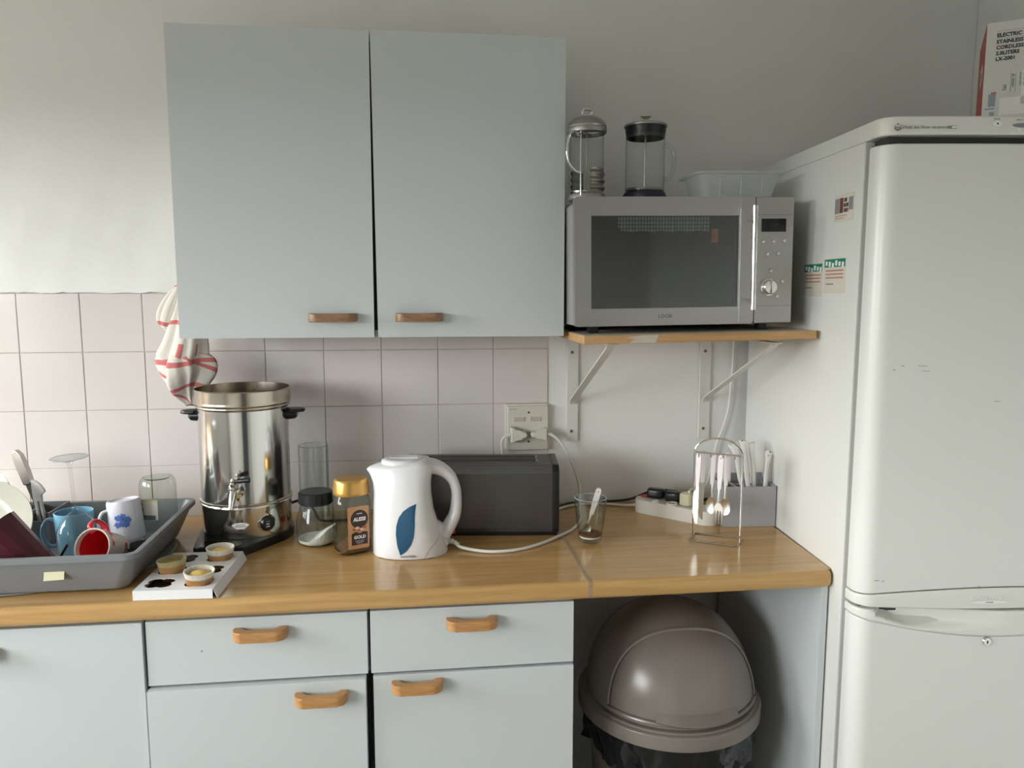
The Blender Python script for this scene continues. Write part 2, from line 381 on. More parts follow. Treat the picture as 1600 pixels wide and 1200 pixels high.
# ------------------------------------------------------------------ wall cabinet
wc = thing('wall_cabinet', 'white two-door wall cabinet with dark wooden handles above the tiles', 'cabinet', (0.919, -0.002, 1.393))
bm = bmesh.new(); x0, x1 = -0.4315, 0.4315; zt = 0.667
add_box(bm, x0, x0+0.016, -0.299, -0.002, 0, zt); add_box(bm, x1-0.016, x1, -0.299, -0.002, 0, zt)
add_box(bm, x0+0.016, x1-0.016, -0.299, -0.002, 0, 0.016); add_box(bm, x0+0.016, x1-0.016, -0.299, -0.002, zt-0.016, zt)
add_box(bm, x0+0.016, x1-0.016, -0.012, -0.002, 0.016, zt-0.016)
obj('carcass', bm, CARC, wc)
obj('divider', bx(-0.008, 0.008, -0.2985, -0.012, 0.016, zt-0.016), GAPSHADE, wc)  # coloured near-black to put shade into the gap between the doors
# left door: hinge on the left, ajar by a degree so that the middle gap widens towards the bottom
d1 = obj('door', prism([(x0, 0.0005), (-0.0068, 0.0005), (-0.0052, zt+0.001), (x0, zt+0.001)], -0.318, -0.301, 'Y'), WHITE, wc)
d2 = obj('door', prism([(0.0020, 0.0005), (x1, 0.0005), (x1, zt+0.003), (-0.0028, zt+0.003)], -0.318, -0.301, 'Y'), WHITE, wc)
obj('handle', H_WAL, WALN, d1, (0.822-0.919, -0.318, 0.046)); obj('handle', H_WAL, WALN, d2, (1.0145-0.919, -0.318, 0.046))

# ------------------------------------------------------------------ shelf with brackets
SX, SZ, TILT = 1.364, 1.402, -0.016
sh = thing('wall_shelf', 'bare pine wall shelf on two white steel brackets under the microwave', 'shelf', (SX, 0, SZ), (0, TILT, 0))
obj('board', bx(0, 0.527, -0.482, -0.002, -0.018, 0, 0.0012), PINE, sh)
obj('paint_patch', prism([(0.098, -0.0175), (0.112, -0.009), (0.092, -0.005), (0.13, -0.0008), (0.165, -0.0006), (0.158, -0.0174)], -0.4826, -0.4818, 'Y'), WORN, sh, label='worn strip of white paint on the front edge')
obj('paint_film', bx(0.002, 0.525, -0.480, -0.004, 0.0, 0.0006), WORN, sh, label='worn whitish paint on the top face')
def bracket(px):
    b = obj('bracket', bx(px-0.016, px+0.016, -0.006, 0.002, 1.079-SZ-TILT*0, -0.0185+0.0, 0.0015), WMETAL, sh, (0, 0, 0), (0, -TILT, 0))
    obj('arm', bx(px-0.012, px+0.012, -0.44, -0.006, -0.0235, -0.0200, 0.0006), WMETAL, b)
    bm = bmesh.new()
    rings(bm, [[(px-0.009, y0, z0), (px+0.009, y0, z0), (px+0.009, y0-0.0036, z0-0.002), (px-0.009, y0-0.0036, z0-0.002)] for y0, z0 in ((-0.004, -0.215), (-0.02, -0.200), (-0.405, -0.035), (-0.425, -0.0235))])
    obj('brace', bm, WMETAL, b)
    for z in (1.108-SZ, 1.33-SZ):
        obj('screw', xf(lathe([(0.0004, 0.002), (0.0035, 0.0016), (0.0045, 0)], 14, True), Matrix.Translation((px-0.002, -0.0062, z)) @ Matrix.Rotation(R(90), 4, 'X')), mat('screw_grey', (0.2, 0.19, 0.18), 0.4, metal=0.8), b)
bracket(1.437-SX); bracket(1.821-SX)

# ------------------------------------------------------------------ microwave
MX, MY, MZ = 1.3555, -0.43, 1.4195
mw = thing('microwave', 'stainless steel microwave oven with a bar handle, on the wall shelf', 'microwave', (MX, MY, MZ), (0, -0.0135, 0))
mwW, mwH, mwD = 0.5005, 0.2815, 0.365
bm = bmesh.new(); c = 0.014
poly = [(0.003, 0.002), (mwW-0.003, 0.002), (mwW-0.003, mwH-c), (mwW-0.003-c, mwH-0.001), (0.003+c, mwH-0.001), (0.003, mwH-c)]
prism(poly, 0.026, mwD, 'Y', bm); bm.faces.ensure_lookup_table()
for f in list(bm.faces):
    f.normal_update()
    if abs(f.normal.y) > 0.9 and f.calc_center_median().y < 0.1: bm.faces.remove(f)
obj('body', bm, mat('microwave_side_grey', (0.5, 0.5, 0.5), 0.35, metal=0.6), mw)
# cavity seen dimly through the door glass
bm = bmesh.new(); add_box(bm, 0.03, 0.385, 0.028, 0.33, 0.03, mwH-0.03)
for f in list(bm.faces):
    f.normal_update()
    if abs(f.normal.y) > 0.9 and f.calc_center_median().y < 0.1: bm.faces.remove(f)
obj('cavity', bm, mat('cavity_grey', (0.035, 0.04, 0.04), 0.7), mw)
# door: a frame around the glass
dx1 = 0.4095; gx0, gx1, gz0, gz1 = 0.036, 0.371, 0.0385, 0.2405
dr = obj('door', bx(0.0, gx0, 0.0, 0.026, 0.0, mwH, 0.0), STEELD, mw) if False else None
bm = bmesh.new()
O = rrect(dx1, mwH, 0.006, 3); O = [(x+dx1/2, z+mwH/2) for x, z in O]
I = [(gx0, gz0), (gx1, gz0), (gx1, gz1), (gx0, gz1)]
def frame_plate(O, I, y0, y1, bm):
    ov = [bm.verts.new((x, y0, z)) for x, z in O]; ob = [bm.verts.new((x, y1, z)) for x, z in O]
    loops = [(ov, ob)]
    for hole in I: loops.append(([bm.verts.new((x, y0, z)) for x, z in hole], [bm.verts.new((x, y1, z)) for x, z in hole]))
    for k in (0, 1):
        es = []
        for L in loops:
            v = L[k]
            for i in range(len(v)): es.append(bm.edges.new((v[i], v[(i+1) % len(v)])))
        bmesh.ops.triangle_fill(bm, use_beauty=True, use_dissolve=False, edges=es)
    for a, b in loops:
        for i in range(len(a)): bm.faces.new((a[i], a[(i+1) % len(a)], b[(i+1) % len(a)], b[i]))
    return bm
frame_plate(O, [I], 0.0, 0.024, bm)
dr = obj('door', bm, STEELD, mw)
m, n, l, b = nodes('microwave_glass'); n.clear()
o_ = n.new('ShaderNodeOutputMaterial'); tr = n.new('ShaderNodeBsdfTransparent'); tr.inputs[0].default_value = (0.66, 0.70, 0.69, 1)
gl = n.new('ShaderNodeBsdfGlossy'); gl.inputs['Roughness'].default_value = 0.06; ms = n.new('ShaderNodeMixShader'); ms.inputs[0].default_value = 0.12
l.new(tr.outputs[0], ms.inputs[1]); l.new(gl.outputs[0], ms.inputs[2]); l.new(ms.outputs[0], o_.inputs[0])
obj('door_glass', bx(gx0-0.0005, gx1+0.0005, 0.0025, 0.006, gz0-0.0005, gz1+0.0005), m, dr)
hb = tube([(0.394, -0.034, 0.032), (0.394, -0.034, 0.2585)], 0.0062, 14)
obj('handle', hb, CHROME, dr)
for z in (0.052, 0.228): obj('handle_post', tube([(0.394, -0.032, z), (0.394, 0.001, z)], 0.004, 10), CHROME, dr)
obj('seam_line', bx(0.3745, 0.3755, -0.0006, 0.001, 0.003, mwH-0.003), mat('steel_edge_light', (0.65, 0.65, 0.62), 0.25, metal=1), dr)
text('LOGIK', 0.012, mat('etched_dark_steel', (0.12, 0.12, 0.12), 0.4, metal=0.8), dr, (0.188, -0.0003, 0.0165), name='lettering', sx=0.95)
cp = obj('control_panel', bx(dx1+0.0012, mwW, 0.0, 0.026, 0.0, mwH, 0.003, 2), STEELD, mw)
obj('panel_line', bx(dx1+0.002, mwW-0.001, -0.0004, 0.001, 0.2415, 0.2422), mat('steel_edge_dark', (0.15, 0.15, 0.15), 0.4, metal=0.8), cp); obj('panel_line', bx(dx1+0.002, mwW-0.001, -0.0004, 0.001, 0.0395, 0.0402), mat('steel_edge_dark', (0.15, 0.15, 0.15), 0.4), cp)
dsp = obj('display', bx(0.424, 0.482, -0.0015, 0.001, 0.2045, 0.2335, 0.0014), mat('display_black', (0.006, 0.007, 0.010), 0.12), mw, label='black clock display')
text('12:00', 0.011, mat('display_green', (0.02, 0.045, 0.03), 0.3), dsp, (0.440, -0.0017, 0.2145), name='digits')
bprof = [(0.0003, 0.0045), (0.0035, 0.004), (0.0046, 0.002), (0.0046, 0)]
BT = mesh('button', xf(lathe(bprof, 16, True), Matrix.Rotation(R(90), 4, 'X')), mat('bright_button', (0.72, 0.72, 0.70), 0.2, metal=1))
for x, z in ((0.4275, 0.183), (0.452, 0.1835), (0.477, 0.184), (0.439, 0.155), (0.464, 0.156), (0.448, 0.118), (0.4755, 0.094), (0.4635, 0.061)):
    obj('button', BT, None, mw, (x, 0, z))
kn = obj('knob', xf(lathe([(0.0005, 0.016), (0.014, 0.0155), (0.0160, 0.013), (0.0165, 0.004), (0.019, 0.003), (0.019, 0)], 32, True), Matrix.Rotation(R(90), 4, 'X')), CHROME, mw, (0.4435, 0, 0.0815))
obj('knob_mark', bx(-0.0006, 0.0006, -0.0165, -0.0155, -0.013, 0.002), INK, kn)
for x in (0.05, 0.45):
    for y in (0.05, 0.31): obj('foot', bx(x-0.011, x+0.011, y-0.011, y+0.011, -0.017+0.0, 0.003, 0.002), BLACKP, mw)
# checked cloth and orange lamp cover seen through the glass
m, n, l, b = nodes('cloth_reflection'); t = n.new('ShaderNodeTexCoord'); sp = n.new('ShaderNodeSeparateXYZ'); l.new(t.outputs['Object'], sp.inputs[0])
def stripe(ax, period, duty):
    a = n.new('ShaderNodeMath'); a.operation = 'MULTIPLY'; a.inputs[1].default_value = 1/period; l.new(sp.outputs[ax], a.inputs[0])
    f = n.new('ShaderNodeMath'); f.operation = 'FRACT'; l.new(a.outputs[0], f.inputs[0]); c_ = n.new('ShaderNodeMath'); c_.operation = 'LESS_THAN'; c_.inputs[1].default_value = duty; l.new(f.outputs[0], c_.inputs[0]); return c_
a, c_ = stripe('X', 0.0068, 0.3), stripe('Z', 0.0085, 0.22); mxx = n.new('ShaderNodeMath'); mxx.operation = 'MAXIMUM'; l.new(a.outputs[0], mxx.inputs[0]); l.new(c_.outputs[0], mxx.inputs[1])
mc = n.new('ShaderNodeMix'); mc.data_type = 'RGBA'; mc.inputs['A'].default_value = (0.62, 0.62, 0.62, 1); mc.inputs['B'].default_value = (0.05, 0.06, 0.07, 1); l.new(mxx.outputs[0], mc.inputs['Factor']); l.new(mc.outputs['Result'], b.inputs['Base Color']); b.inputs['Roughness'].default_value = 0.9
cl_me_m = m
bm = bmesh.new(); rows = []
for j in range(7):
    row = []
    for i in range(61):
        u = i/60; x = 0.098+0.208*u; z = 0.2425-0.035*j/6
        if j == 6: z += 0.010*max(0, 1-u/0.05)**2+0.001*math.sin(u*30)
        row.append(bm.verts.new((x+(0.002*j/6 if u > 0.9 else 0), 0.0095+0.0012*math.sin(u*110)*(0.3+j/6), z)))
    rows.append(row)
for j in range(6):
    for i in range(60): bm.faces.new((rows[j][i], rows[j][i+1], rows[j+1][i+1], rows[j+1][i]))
tag(obj('cloth_reflection', bm, cl_me_m, None, (MX, MY, MZ), (0, -0.0135, 0)), 'grey checked cloth showing at the top of the microwave window', 'cloth')
obj('orange_reflection', bx(0.313, 0.329, 0.012, 0.014, 0.182, 0.213, 0.001), mat('reflection_orange', (0.85, 0.25, 0.08), 0.5), mw, label='small orange patch standing in for a reflection in the door glass')

# ------------------------------------------------------------------ fridge
FX, FY, FA = 1.8913, -0.632, R(-4)
fr = thing('fridge_freezer', 'tall white fridge freezer with two doors at the right edge', 'fridge', (FX, FY, 0), (0, 0, FA))
FW, FD = 0.60, 0.60
obj('cabinet', bx(0, FW, 0, FD, 0.03, 1.790, 0.003), FRIDGE, fr)
for x in (0.05, 0.55):
    for y in (0.05, 0.55): obj('foot', lathe([(0.02, 0), (0.02, 0.032)], 16, True, True, c=(x, y, 0)), BLACKP, fr)
obj('gasket', bx(0.004, FW-0.004, -0.021, 0.0, 0.06, 1.778), GASKET, fr)
def fplan(ins=0.0, n=26, out=0.0):
    """plan outline of a door front: rounded corners, bowed face, from back-left to back-right"""
    r = 0.036; P = [(0.0+ins-out, -0.021)]
    for k in range(8):
        a = R(90*k/7); P.append((r-(r-ins+out)*math.cos(a), -0.034-(r-ins+out)*math.sin(a)))
    for k in range(1, n):
        x = r+(FW-2*r)*k/n; P.append((x, -0.034-r+ins-out-bow(x)))
    for k in range(8):
        a = R(90-90*k/7); P.append((FW-r+(r-ins+out)*math.cos(a), -0.034-(r-ins+out)*math.sin(a)))
    P.append((FW-ins+out, -0.021)); return P
def bow(x): return 0.011*max(0.0, (1-((x-0.3)/0.264)**2))
def ffront(x): return -0.070-bow(x)
def fang(x): return math.atan(0.011*2*(min(0.563, max(0.037, x))-0.3)/0.264**2)
def door_block(name, zl, zh, parent, m, out=0.0, scoop=None, label=None):
    """zl, zh are functions of x giving the lower and upper edge"""
    bm = bmesh.new(); e = 0.004; rs = []
    lv = [(0.0, e), (0.25*e, 0.3*e), (e, 0.0)]
    NZ = 14 if scoop else 1
    lay = [('l', h, i) for h, i in lv]+[('m', k/(NZ+1), 0) for k in range(1, NZ+1)]+[('h', h, i) for h, i in lv[::-1]]
    for kind, h, ins in lay:
        r = []
        for x, y in fplan(ins, out=out):
            a, c2 = zl(x), zh(x)
            z = a+h if kind == 'l' else (c2-h if kind == 'h' else a+e+(c2-a-2*e)*h)
            if scoop: y += scoop(x, z)
            r.append((x, y, z))
        rs.append(r)
    V = [[bm.verts.new(p) for p in r] for r in rs]; N = len(V[0])
    for a, c2 in zip(V, V[1:]):
        for i in range(N): bm.faces.new((a[i], a[(i+1) % N], c2[(i+1) % N], c2[i]))
    bm.faces.new(V[0][::-1]); bm.faces.new(V[-1])
    return obj(name, bm, m, parent, sharp=50, label=label)
cz = lambda v: (lambda x: v)
s_ = lambda x: math.sin(math.pi*min(1, max(0, x/FW)))
ud = door_block('door', lambda x: 0.8860+0.017*s_(x), cz(1.7745), fr, FRIDGE, label='upper fridge door')
tr1 = door_block('lower_trim', lambda x: 0.862-0.004*s_(x), lambda x: 0.8852+0.017*s_(x), ud, FRIDGET, 0.0022)
ld = door_block('door', cz(0.09), lambda x: 0.838-0.040*s_(x), fr, FRIDGE, label='lower freezer door')
def scoop(x, z):
    if x < 0.028 or x > 0.30: return 0.0
    up_ = min(1, (x-0.028)/0.035); up_ = up_*up_*(3-2*up_); fall = 1-max(0, (x-0.075)/0.215)
    zc = 0.858-0.042*min(1, (x-0.028)/0.09)**0.6
    t = min(1, max(0, (z-zc)/0.014)); t = t*t*(3-2*t)
    return 0.028*up_*max(0, fall)**0.8*t
tr2 = door_block('handle_trim', lambda x: 0.8388-0.040*s_(x), lambda x: 0.857-0.004*s_(x), ld, FRIDGET, 0.0022, scoop, label='moulded top band with a scooped grip')
cap = door_block('top_panel', cz(1.790), cz(1.8245), fr, FRIDGET, 0.001, label='white control panel across the top')
obj('top_cover', bx(0.0, FW, -0.022, FD, 1.7895, 1.8245, 0.003), FRIDGE, fr)
obj('top_gap', bx(0.02, FW-0.02, -0.050, 0.0, 1.770, 1.7905), GAP, fr)
obj('middle_gap', bx(0.012, FW-0.012, -0.050, 0.0, 0.846, 0.868), GAP, fr)
def on_front(x, z, d=0.0006): return (x, ffront(x)-0.001-d, z), (R(90), 0, fang(x))
# badge and lettering on the top panel
p_, r_ = on_front(0.026, 1.803); hx = 0.0075
bd = obj('badge', prism([(hx*math.sin(R(60*k)), hx*math.cos(R(60*k))) for k in range(6)], 0, 0.0006), INKG, cap, (0.0245, ffront(0.036)-0.0030, 1.8032), (R(90), 0, fang(0.04)), label='dark grey hexagon badge')
text('NO', 0.0068, PALE, bd, (0, 0.0003, 0.0007), (0, 0, 0), bold=0.00015, align='CENTER'); text('FROST', 0.0026, PALE, bd, (0, -0.0032, 0.0007), (0, 0, 0), align='CENTER')
def ptext(s, size, x, z, m=INKG, **k):
    p, r = on_front(x, z); p = (p[0], p[1]-0.0006, p[2]); return text(s, size, m, cap, p, r, **k)
ptext('Multi Air Flow', 0.0085, 0.0345, 1.8005, shear=0.15); ptext('GR-SENSOR', 0.0058, 0.088, 1.8007)
p_, r_ = on_front(0.1265, 1.803); patch('mark', INKG, cap, 0.016, 0.0052, p_, r_, 0.0012); p_, r_ = on_front(0.1295, 1.803, 0.0018); patch('mark', PALE, cap, 0.0085, 0.0036, p_, r_, 0.0006)
p_, r_ = on_front(0.211, 1.8095); bt = obj('button', prism([(0.009*math.cos(R(15*k)), 0.0055*math.sin(R(15*k))) for k in range(24)], 0, 0.0012), PALE, cap, p_, r_, label='small oval button'); obj('button_hole', prism([(0.0018*math.cos(R(30*k)), 0.0016*math.sin(R(30*k))) for k in range(12)], 0, 0.0018), INK, bt)
ptext('FREEZER', 0.0032, 0.2035, 1.8172)
p_, r_ = on_front(0.262, 1.807); obj('indicator_window', prism([(0.022*math.cos(R(15*k)), 0.004*math.sin(R(15*k))) for k in range(24)], 0, 0.0012), INKG, cap, p_, r_, label='dark oval indicator window')
ptext('FRIDGE  TEMP', 0.0032, 0.247, 1.8155); p_, r_ = on_front(0.253, 1.7985); obj('button', prism([(0.003*math.cos(R(30*k)), 0.003*math.sin(R(30*k))) for k in range(12)], 0, 0.001), PALE, cap, p_, r_)
# express cool mark, lock, scuffs
x = 0.225
text('EXPRESS COOL', 0.0100, PALE, tr1, (x, ffront(x+0.03)-0.004, 0.8790), (R(90), 0, fang(x+0.04)), bold=0.0001, sx=0.95)
obj('mark', prism([(0.038*math.cos(R(10*k)), 0.0036*math.sin(R(10*k))) for k in range(36)], 0, 0.0008), PALE, tr1, (0.266, ffront(0.266)-0.0030, 0.8735), (R(90), 0, fang(0.266)), label='bright oval mark')
text('COOLING', 0.0035, INKG, tr1, (0.257, ffront(0.266)-0.0042, 0.8722), (R(90), 0, fang(0.266)))
lk = obj('lock', xf(lathe([(0.0005, 0.004), (0.0075, 0.004), (0.009, 0.002), (0.0095, 0)], 24, True), Matrix.Rotation(R(90), 4, 'X')), CHROME, ld, (0.268, ffront(0.268)+0.0005, 0.789), label='small chrome lock')
obj('keyhole', bx(-0.0012, 0.0012, -0.0046, -0.0038, -0.0035, 0.0025), INK, lk)
for x, z, w in ((0.062, 1.353, 0.006), (0.100, 1.353, 0.018), (0.107, 1.343, 0.016), (0.046, 1.345, 0.006), (0.036, 0.918, 0.010), (0.049, 0.917, 0.005), (0.252, 1.283, 0.012), (0.243, 0.905, 0.004)):
    patch('scuff', INKG if w < 0.009 or z < 1 else mat('pale_scuff', (0.42, 0.42, 0.41), 0.5), ud, w, 0.0014, (x, ffront(x)-0.0005, z), (R(90), 0, fang(x)), 0.0004, 0.0006)
# stickers on the left side (local y is depth)
def sticker(label, y0, z0, w, h, base):
    return patch('sticker', base, fr, w, h, (-0.0001, y0+w/2, z0), (R(90), 0, R(-90)), 0.0006, label=label)
SB = mat('sticker_paper', (0.66, 0.62, 0.54), 0.6)
st = sticker('small photo sticker with a dark picture strip', 0.030, 1.671, 0.084, 0.055, SB)
for k, (x, w, c_) in enumerate(((-0.030, 0.020, INKG), (-0.0115, 0.014, mat('sticker_maroon', (0.14, 0.04, 0.035), 0.6))), ): patch('print', c_, st, w, 0.031, (x, 0.005, 0.0006), (0, 0, 0), 0.0003)
for k in range(8): patch('print', INK if k % 2 else mat('sticker_brown', (0.2, 0.1, 0.07), 0.6), st, 0.006, 0.008, (0.001+0.007*(k % 3), -0.006+0.0105*(k//3), 0.0006), (0, 0, 0), 0.0003)
patch('print', INKG, st, 0.018, 0.026, (0.029, 0.006, 0.0006), (0, 0, 0), 0.0003)
for k in range(2): patch('print', mat('sticker_pinkink', (0.5, 0.3, 0.26), 0.6), st, 0.05-0.012*k, 0.002, (-0.012-0.006*k, -0.016-0.005*k, 0.0006), (0, 0, 0), 0.0003)
GRN = mat('sticker_green', (0.01, 0.22, 0.14), 0.5)
for lab, y0, z0, w, h in (('pale sticker with a green header, nearer the front', 0.052, 1.530, 0.098, 0.075), ('pale sticker with a green header, further back', 0.158, 1.523, 0.094, 0.074)):
    st = sticker(lab, y0, z0, w, h, SB)
    patch('header', GRN, st, w-0.004, 0.017, (0, h/2-0.010, 0.0006), (0, 0, 0), 0.0003)
    for k in range(6): patch('print', PALE, st, 0.009, 0.009+0.002*(k % 2), (-w/2+0.012+0.0148*k, h/2-0.010-0.002*(k % 3), 0.0010), (0, 0, 0), 0.0002)
    for k in range(4): patch('print', mat('sticker_redink', (0.45, 0.20, 0.14), 0.6) if k < 3 else INKG, st, w*0.82 if k < 3 else 0.035, 0.003, (0 if k < 3 else -0.02, h/2-0.026-0.0075*k-(0.006 if k == 3 else 0), 0.0006), (0, 0, 0), 0.0002)

# ------------------------------------------------------------------ kettle box on the fridge
bxr = R(-34.6)
kb = thing('carton', 'white and red kettle carton standing on top of the fridge', 'box', (2.237, -0.50, 1.8247), (0, 0, bxr))
CARD = mat('white_card', (0.70, 0.70, 0.67), 0.5); REDC = mat('red_card', (0.42, 0.025, 0.03), 0.45)
bw, bd_, bh = 0.20, 0.20, 0.243
fc = obj('carton_body', prism([(0, 0), (bw, 0), (bw, bd_), (0, bd_)], 0, bh), CARD, kb)
obj('side_panel', bx(-0.0012, 0.0004, 0.0005, bd_-0.0005, 0.0005, bh-0.003), REDC, kb, label='red printed side')
obj('side_print', prism([(0.04, 0.135), (0.10, 0.13), (0.10, 0.165), (0.04, 0.17)], -0.0018, -0.001, 'X'), PALE, kb)
obj('side_print', prism([(0.05, 0.14), (0.08, 0.138), (0.08, 0.160), (0.05, 0.155)], -0.0024, -0.0016, 'X'), INKG, kb)
obj('lid_flap', bx(0.002, bw-0.002, 0.002, bd_, bh, bh+0.002), CARD, kb)
for k, s in enumerate(('ELECTRIC KETTLE', 'STAINLESS STEEL', 'CORDLESS', '2.0LITERS', 'LX-2001')):
    text(s, 0.0106, INK, fc, (0.0190, -0.0003, 0.2135-0.0118*k-(0.0016 if k else 0)), bold=0.0004, sx=0.98)
obj('rule_line', bx(0.018, 0.19, -0.0005, 0.0005, 0.2255, 0.2259), INKG, fc); obj('rule_line', bx(0.018, 0.19, -0.0005, 0.0005, 0.2105, 0.2109), INKG, fc)
patch('label', PALE, fc, 0.060, 0.036, (0.062, -0.0002, 0.068), label='plain white shop label'); patch('label', PALE, fc, 0.07, 0.07, (0.105, -0.0002, 0.105))
obj('label_edge', bx(0.050, 0.0508, -0.0006, 0.0005, 0.098, 0.136), INKG, fc); obj('label_edge', bx(0.0585, 0.0592, -0.0006, 0.0005, 0.098, 0.136), INKG, fc)
text('BI - KI20001', 0.0055, INK, fc, (0.0525, -0.0006, 0.134), (R(90), R(90), 0)); text('772', 0.0085, INK, fc, (0.036, -0.0006, 0.114), (R(90), R(90), 0))
for k in range(4):
    text('220V 50Hz 1500W', 0.0035, INKG, fc, (0.066+0.006*k, -0.0007, 0.137-0.002*k), (R(90), R(90), 0))
patch('picture', mat('print_bluegrey', (0.30, 0.36, 0.42), 0.5), fc, 0.013, 0.026, (0.0175, -0.0002, 0.083)); patch('picture', mat('print_red', (0.55, 0.1, 0.1), 0.5), fc, 0.010, 0.003, (0.020, -0.0003, 0.098)); patch('picture', mat('print_blue', (0.20, 0.25, 0.42), 0.5), fc, 0.018, 0.0022, (0.014, -0.0002, 0.0655)); patch('picture', mat('print_grey', (0.35, 0.36, 0.38), 0.5), fc, 0.009, 0.014, (0.019, -0.0002, 0.052))
obj('picture', prism([(0.015*math.cos(R(15*k)), 0.0075*math.sin(R(15*k))) for k in range(24)], 0, 0.0004), mat('print_green', (0.38, 0.42, 0.08), 0.5), fc, (0.037, -0.0002, 0.034), (R(90), 0, 0)); 
for k in range(5): obj('picture', prism([(0.0045*math.cos(R(30*j)), 0.0028*math.sin(R(30*j))) for j in range(12)], 0, 0.0006), mat('print_leaf', (0.02, 0.10, 0.05), 0.5), fc, (0.008+0.0045*k, -0.0003, 0.036+0.004*math.sin(k*2.1)), (R(90), 0, R(20*k)))
obj('picture', prism([(0.026*math.cos(R(180+10*k)), 0.017*math.sin(R(180+10*k))) for k in range(19)], 0, 0.0004), mat('print_navy', (0.03, 0.045, 0.11), 0.5), fc, (0.080, -0.0002, 0.042), (R(90), 0, 0))

# ------------------------------------------------------------------ bin under the right worktop
BXc, BYc = 1.606, -0.375
bn = thing('waste_bin', 'taupe dome-lidded bin with a black liner under the right worktop', 'bin', (BXc, BYc, 0))
obj('body', lathe([(0.001, 0), (0.150, 0), (0.155, 0.01), (0.196, 0.495), (0.190, 0.495), (0.150, 0.02), (0.001, 0.02)], 48), BIN, bn)
# liner: crumpled skirt hanging over the edge
bm = bmesh.new(); rs = []; NS = 150
rnd = random.Random(3); ph = [rnd.uniform(0, 6.28) for _ in range(9)]
for j in range(9):
    t = j/8; z = 0.512-0.098*t; r = []
    for i in range(NS):
        a = 2*math.pi*i/NS
        w = 0.0035*math.sin(11*a+ph[0]+3*t)+0.003*math.sin(23*a+ph[1]-5*t)+0.0022*math.sin(41*a+ph[2]+9*t)+rnd.uniform(-0.0016, 0.0016)
        rr = 0.2075-0.004*t+w*(0.25+t)
        zz = z+(0.014*math.sin(3*a+ph[3])+0.008*math.sin(7*a+ph[4])+0.004*math.sin(19*a+ph[5]))*t
        r.append((rr*math.cos(a), rr*math.sin(a), zz))
    rs.append(r)
rings(bm, rs, False, False)
obj('bin_liner', bm, LINER, bn, sharp=28, label='crumpled black plastic bin liner')
obj('rim', lathe([(0.198, 0.500), (0.2165, 0.500), (0.2185, 0.503), (0.2185, 0.530), (0.2150, 0.534), (0.2085, 0.535), (0.2075, 0.539), (0.2020, 0.5405), (0.196, 0.540), (0.196, 0.500), (0.198, 0.500)], 72), BIN, bn, sharp=45)
dome = lambda a: (0.1985*math.cos(a)**0.86, 0.541+0.212*math.sin(a))
hd = obj('lid', lathe([dome(R(90*k/22)) if k < 22 else (0.0006, 0.753) for k in range(23)], 72), BIN, bn, sharp=60)
PH0 = R(-90-14)   # the flap faces the room, turned a little towards the window
def dpt(u, v, off):
    """u in [-1,1] across the flap, v in [0,1] up its height, on the dome surface"""
    el = R(5+57*v); wid = R(66)*math.sqrt(max(0.0, 1-(max(0.0, v)*0.985)**2.4)); a = PH0+R(14)+u*wid*(1/ max(0.45, math.cos(el)**0.35))*0.92
    r, z = dome(el); return ((r+off*math.cos(el))*math.cos(a), (r+off*math.cos(el))*math.sin(a), z+off*math.sin(el))
bm = bmesh.new(); NU, NV = 30, 18
V = [[bm.verts.new(dpt(-1+2*i/NU, j/NV, 0.0022)) for i in range(NU+1)] for j in range(NV+1)]
for j in range(NV):
    for i in range(NU):
        bm.faces.new((V[j][i], V[j][i+1], V[j+1][i+1], V[j+1][i]))
bmesh.ops.remove_doubles(bm, verts=bm.verts[:], dist=1e-5)
flp = obj('flap', bm, BIN, hd, sharp=60, label='swing flap in the lid')
border = [dpt(-1, j/NV, 0.001) for j in range(NV+1)]+[dpt(1, j/NV, 0.001) for j in range(NV, -1, -1)]
obj('flap_ridge', tube(border, 0.0054, 8), BIN, hd)
groove = [dpt(-0.965, j/NV*0.985, 0.0028) for j in range(NV+1)]+[dpt(0.965, j/NV*0.985, 0.0028) for j in range(NV, -1, -1)]
obj('flap_gap', tube(groove, 0.0011, 6), GAP, hd)
lip = []
for k in range(13):
    u = -0.42+0.90*k/12; lip.append(dpt(u, 0.0, 0.013+0.015*math.sin(math.pi*k/12)))
bm = bmesh.new(); top_ = [bm.verts.new(dpt(-0.42+0.90*k/12, 0.075, 0.0025)) for k in range(13)]; frt = [bm.verts.new(p) for p in lip]; bot = [bm.verts.new((p[0]*0.985, p[1]*0.985, p[2]-0.004)) for p in lip]; bk = [bm.verts.new(dpt(-0.42+0.90*k/12, -0.04, 0.0)) for k in range(13)]
for k in range(12):
    for A, B in ((top_, frt), (frt, bot), (bot, bk)): bm.faces.new((A[k], A[k+1], B[k+1], B[k]))
obj('flap_lip', bm, BIN, flp)
obj('flap_ledge', tube([dpt(-1+2*k/24, -0.035, 0.003) for k in range(25)], 0.005, 8), BIN, hd)

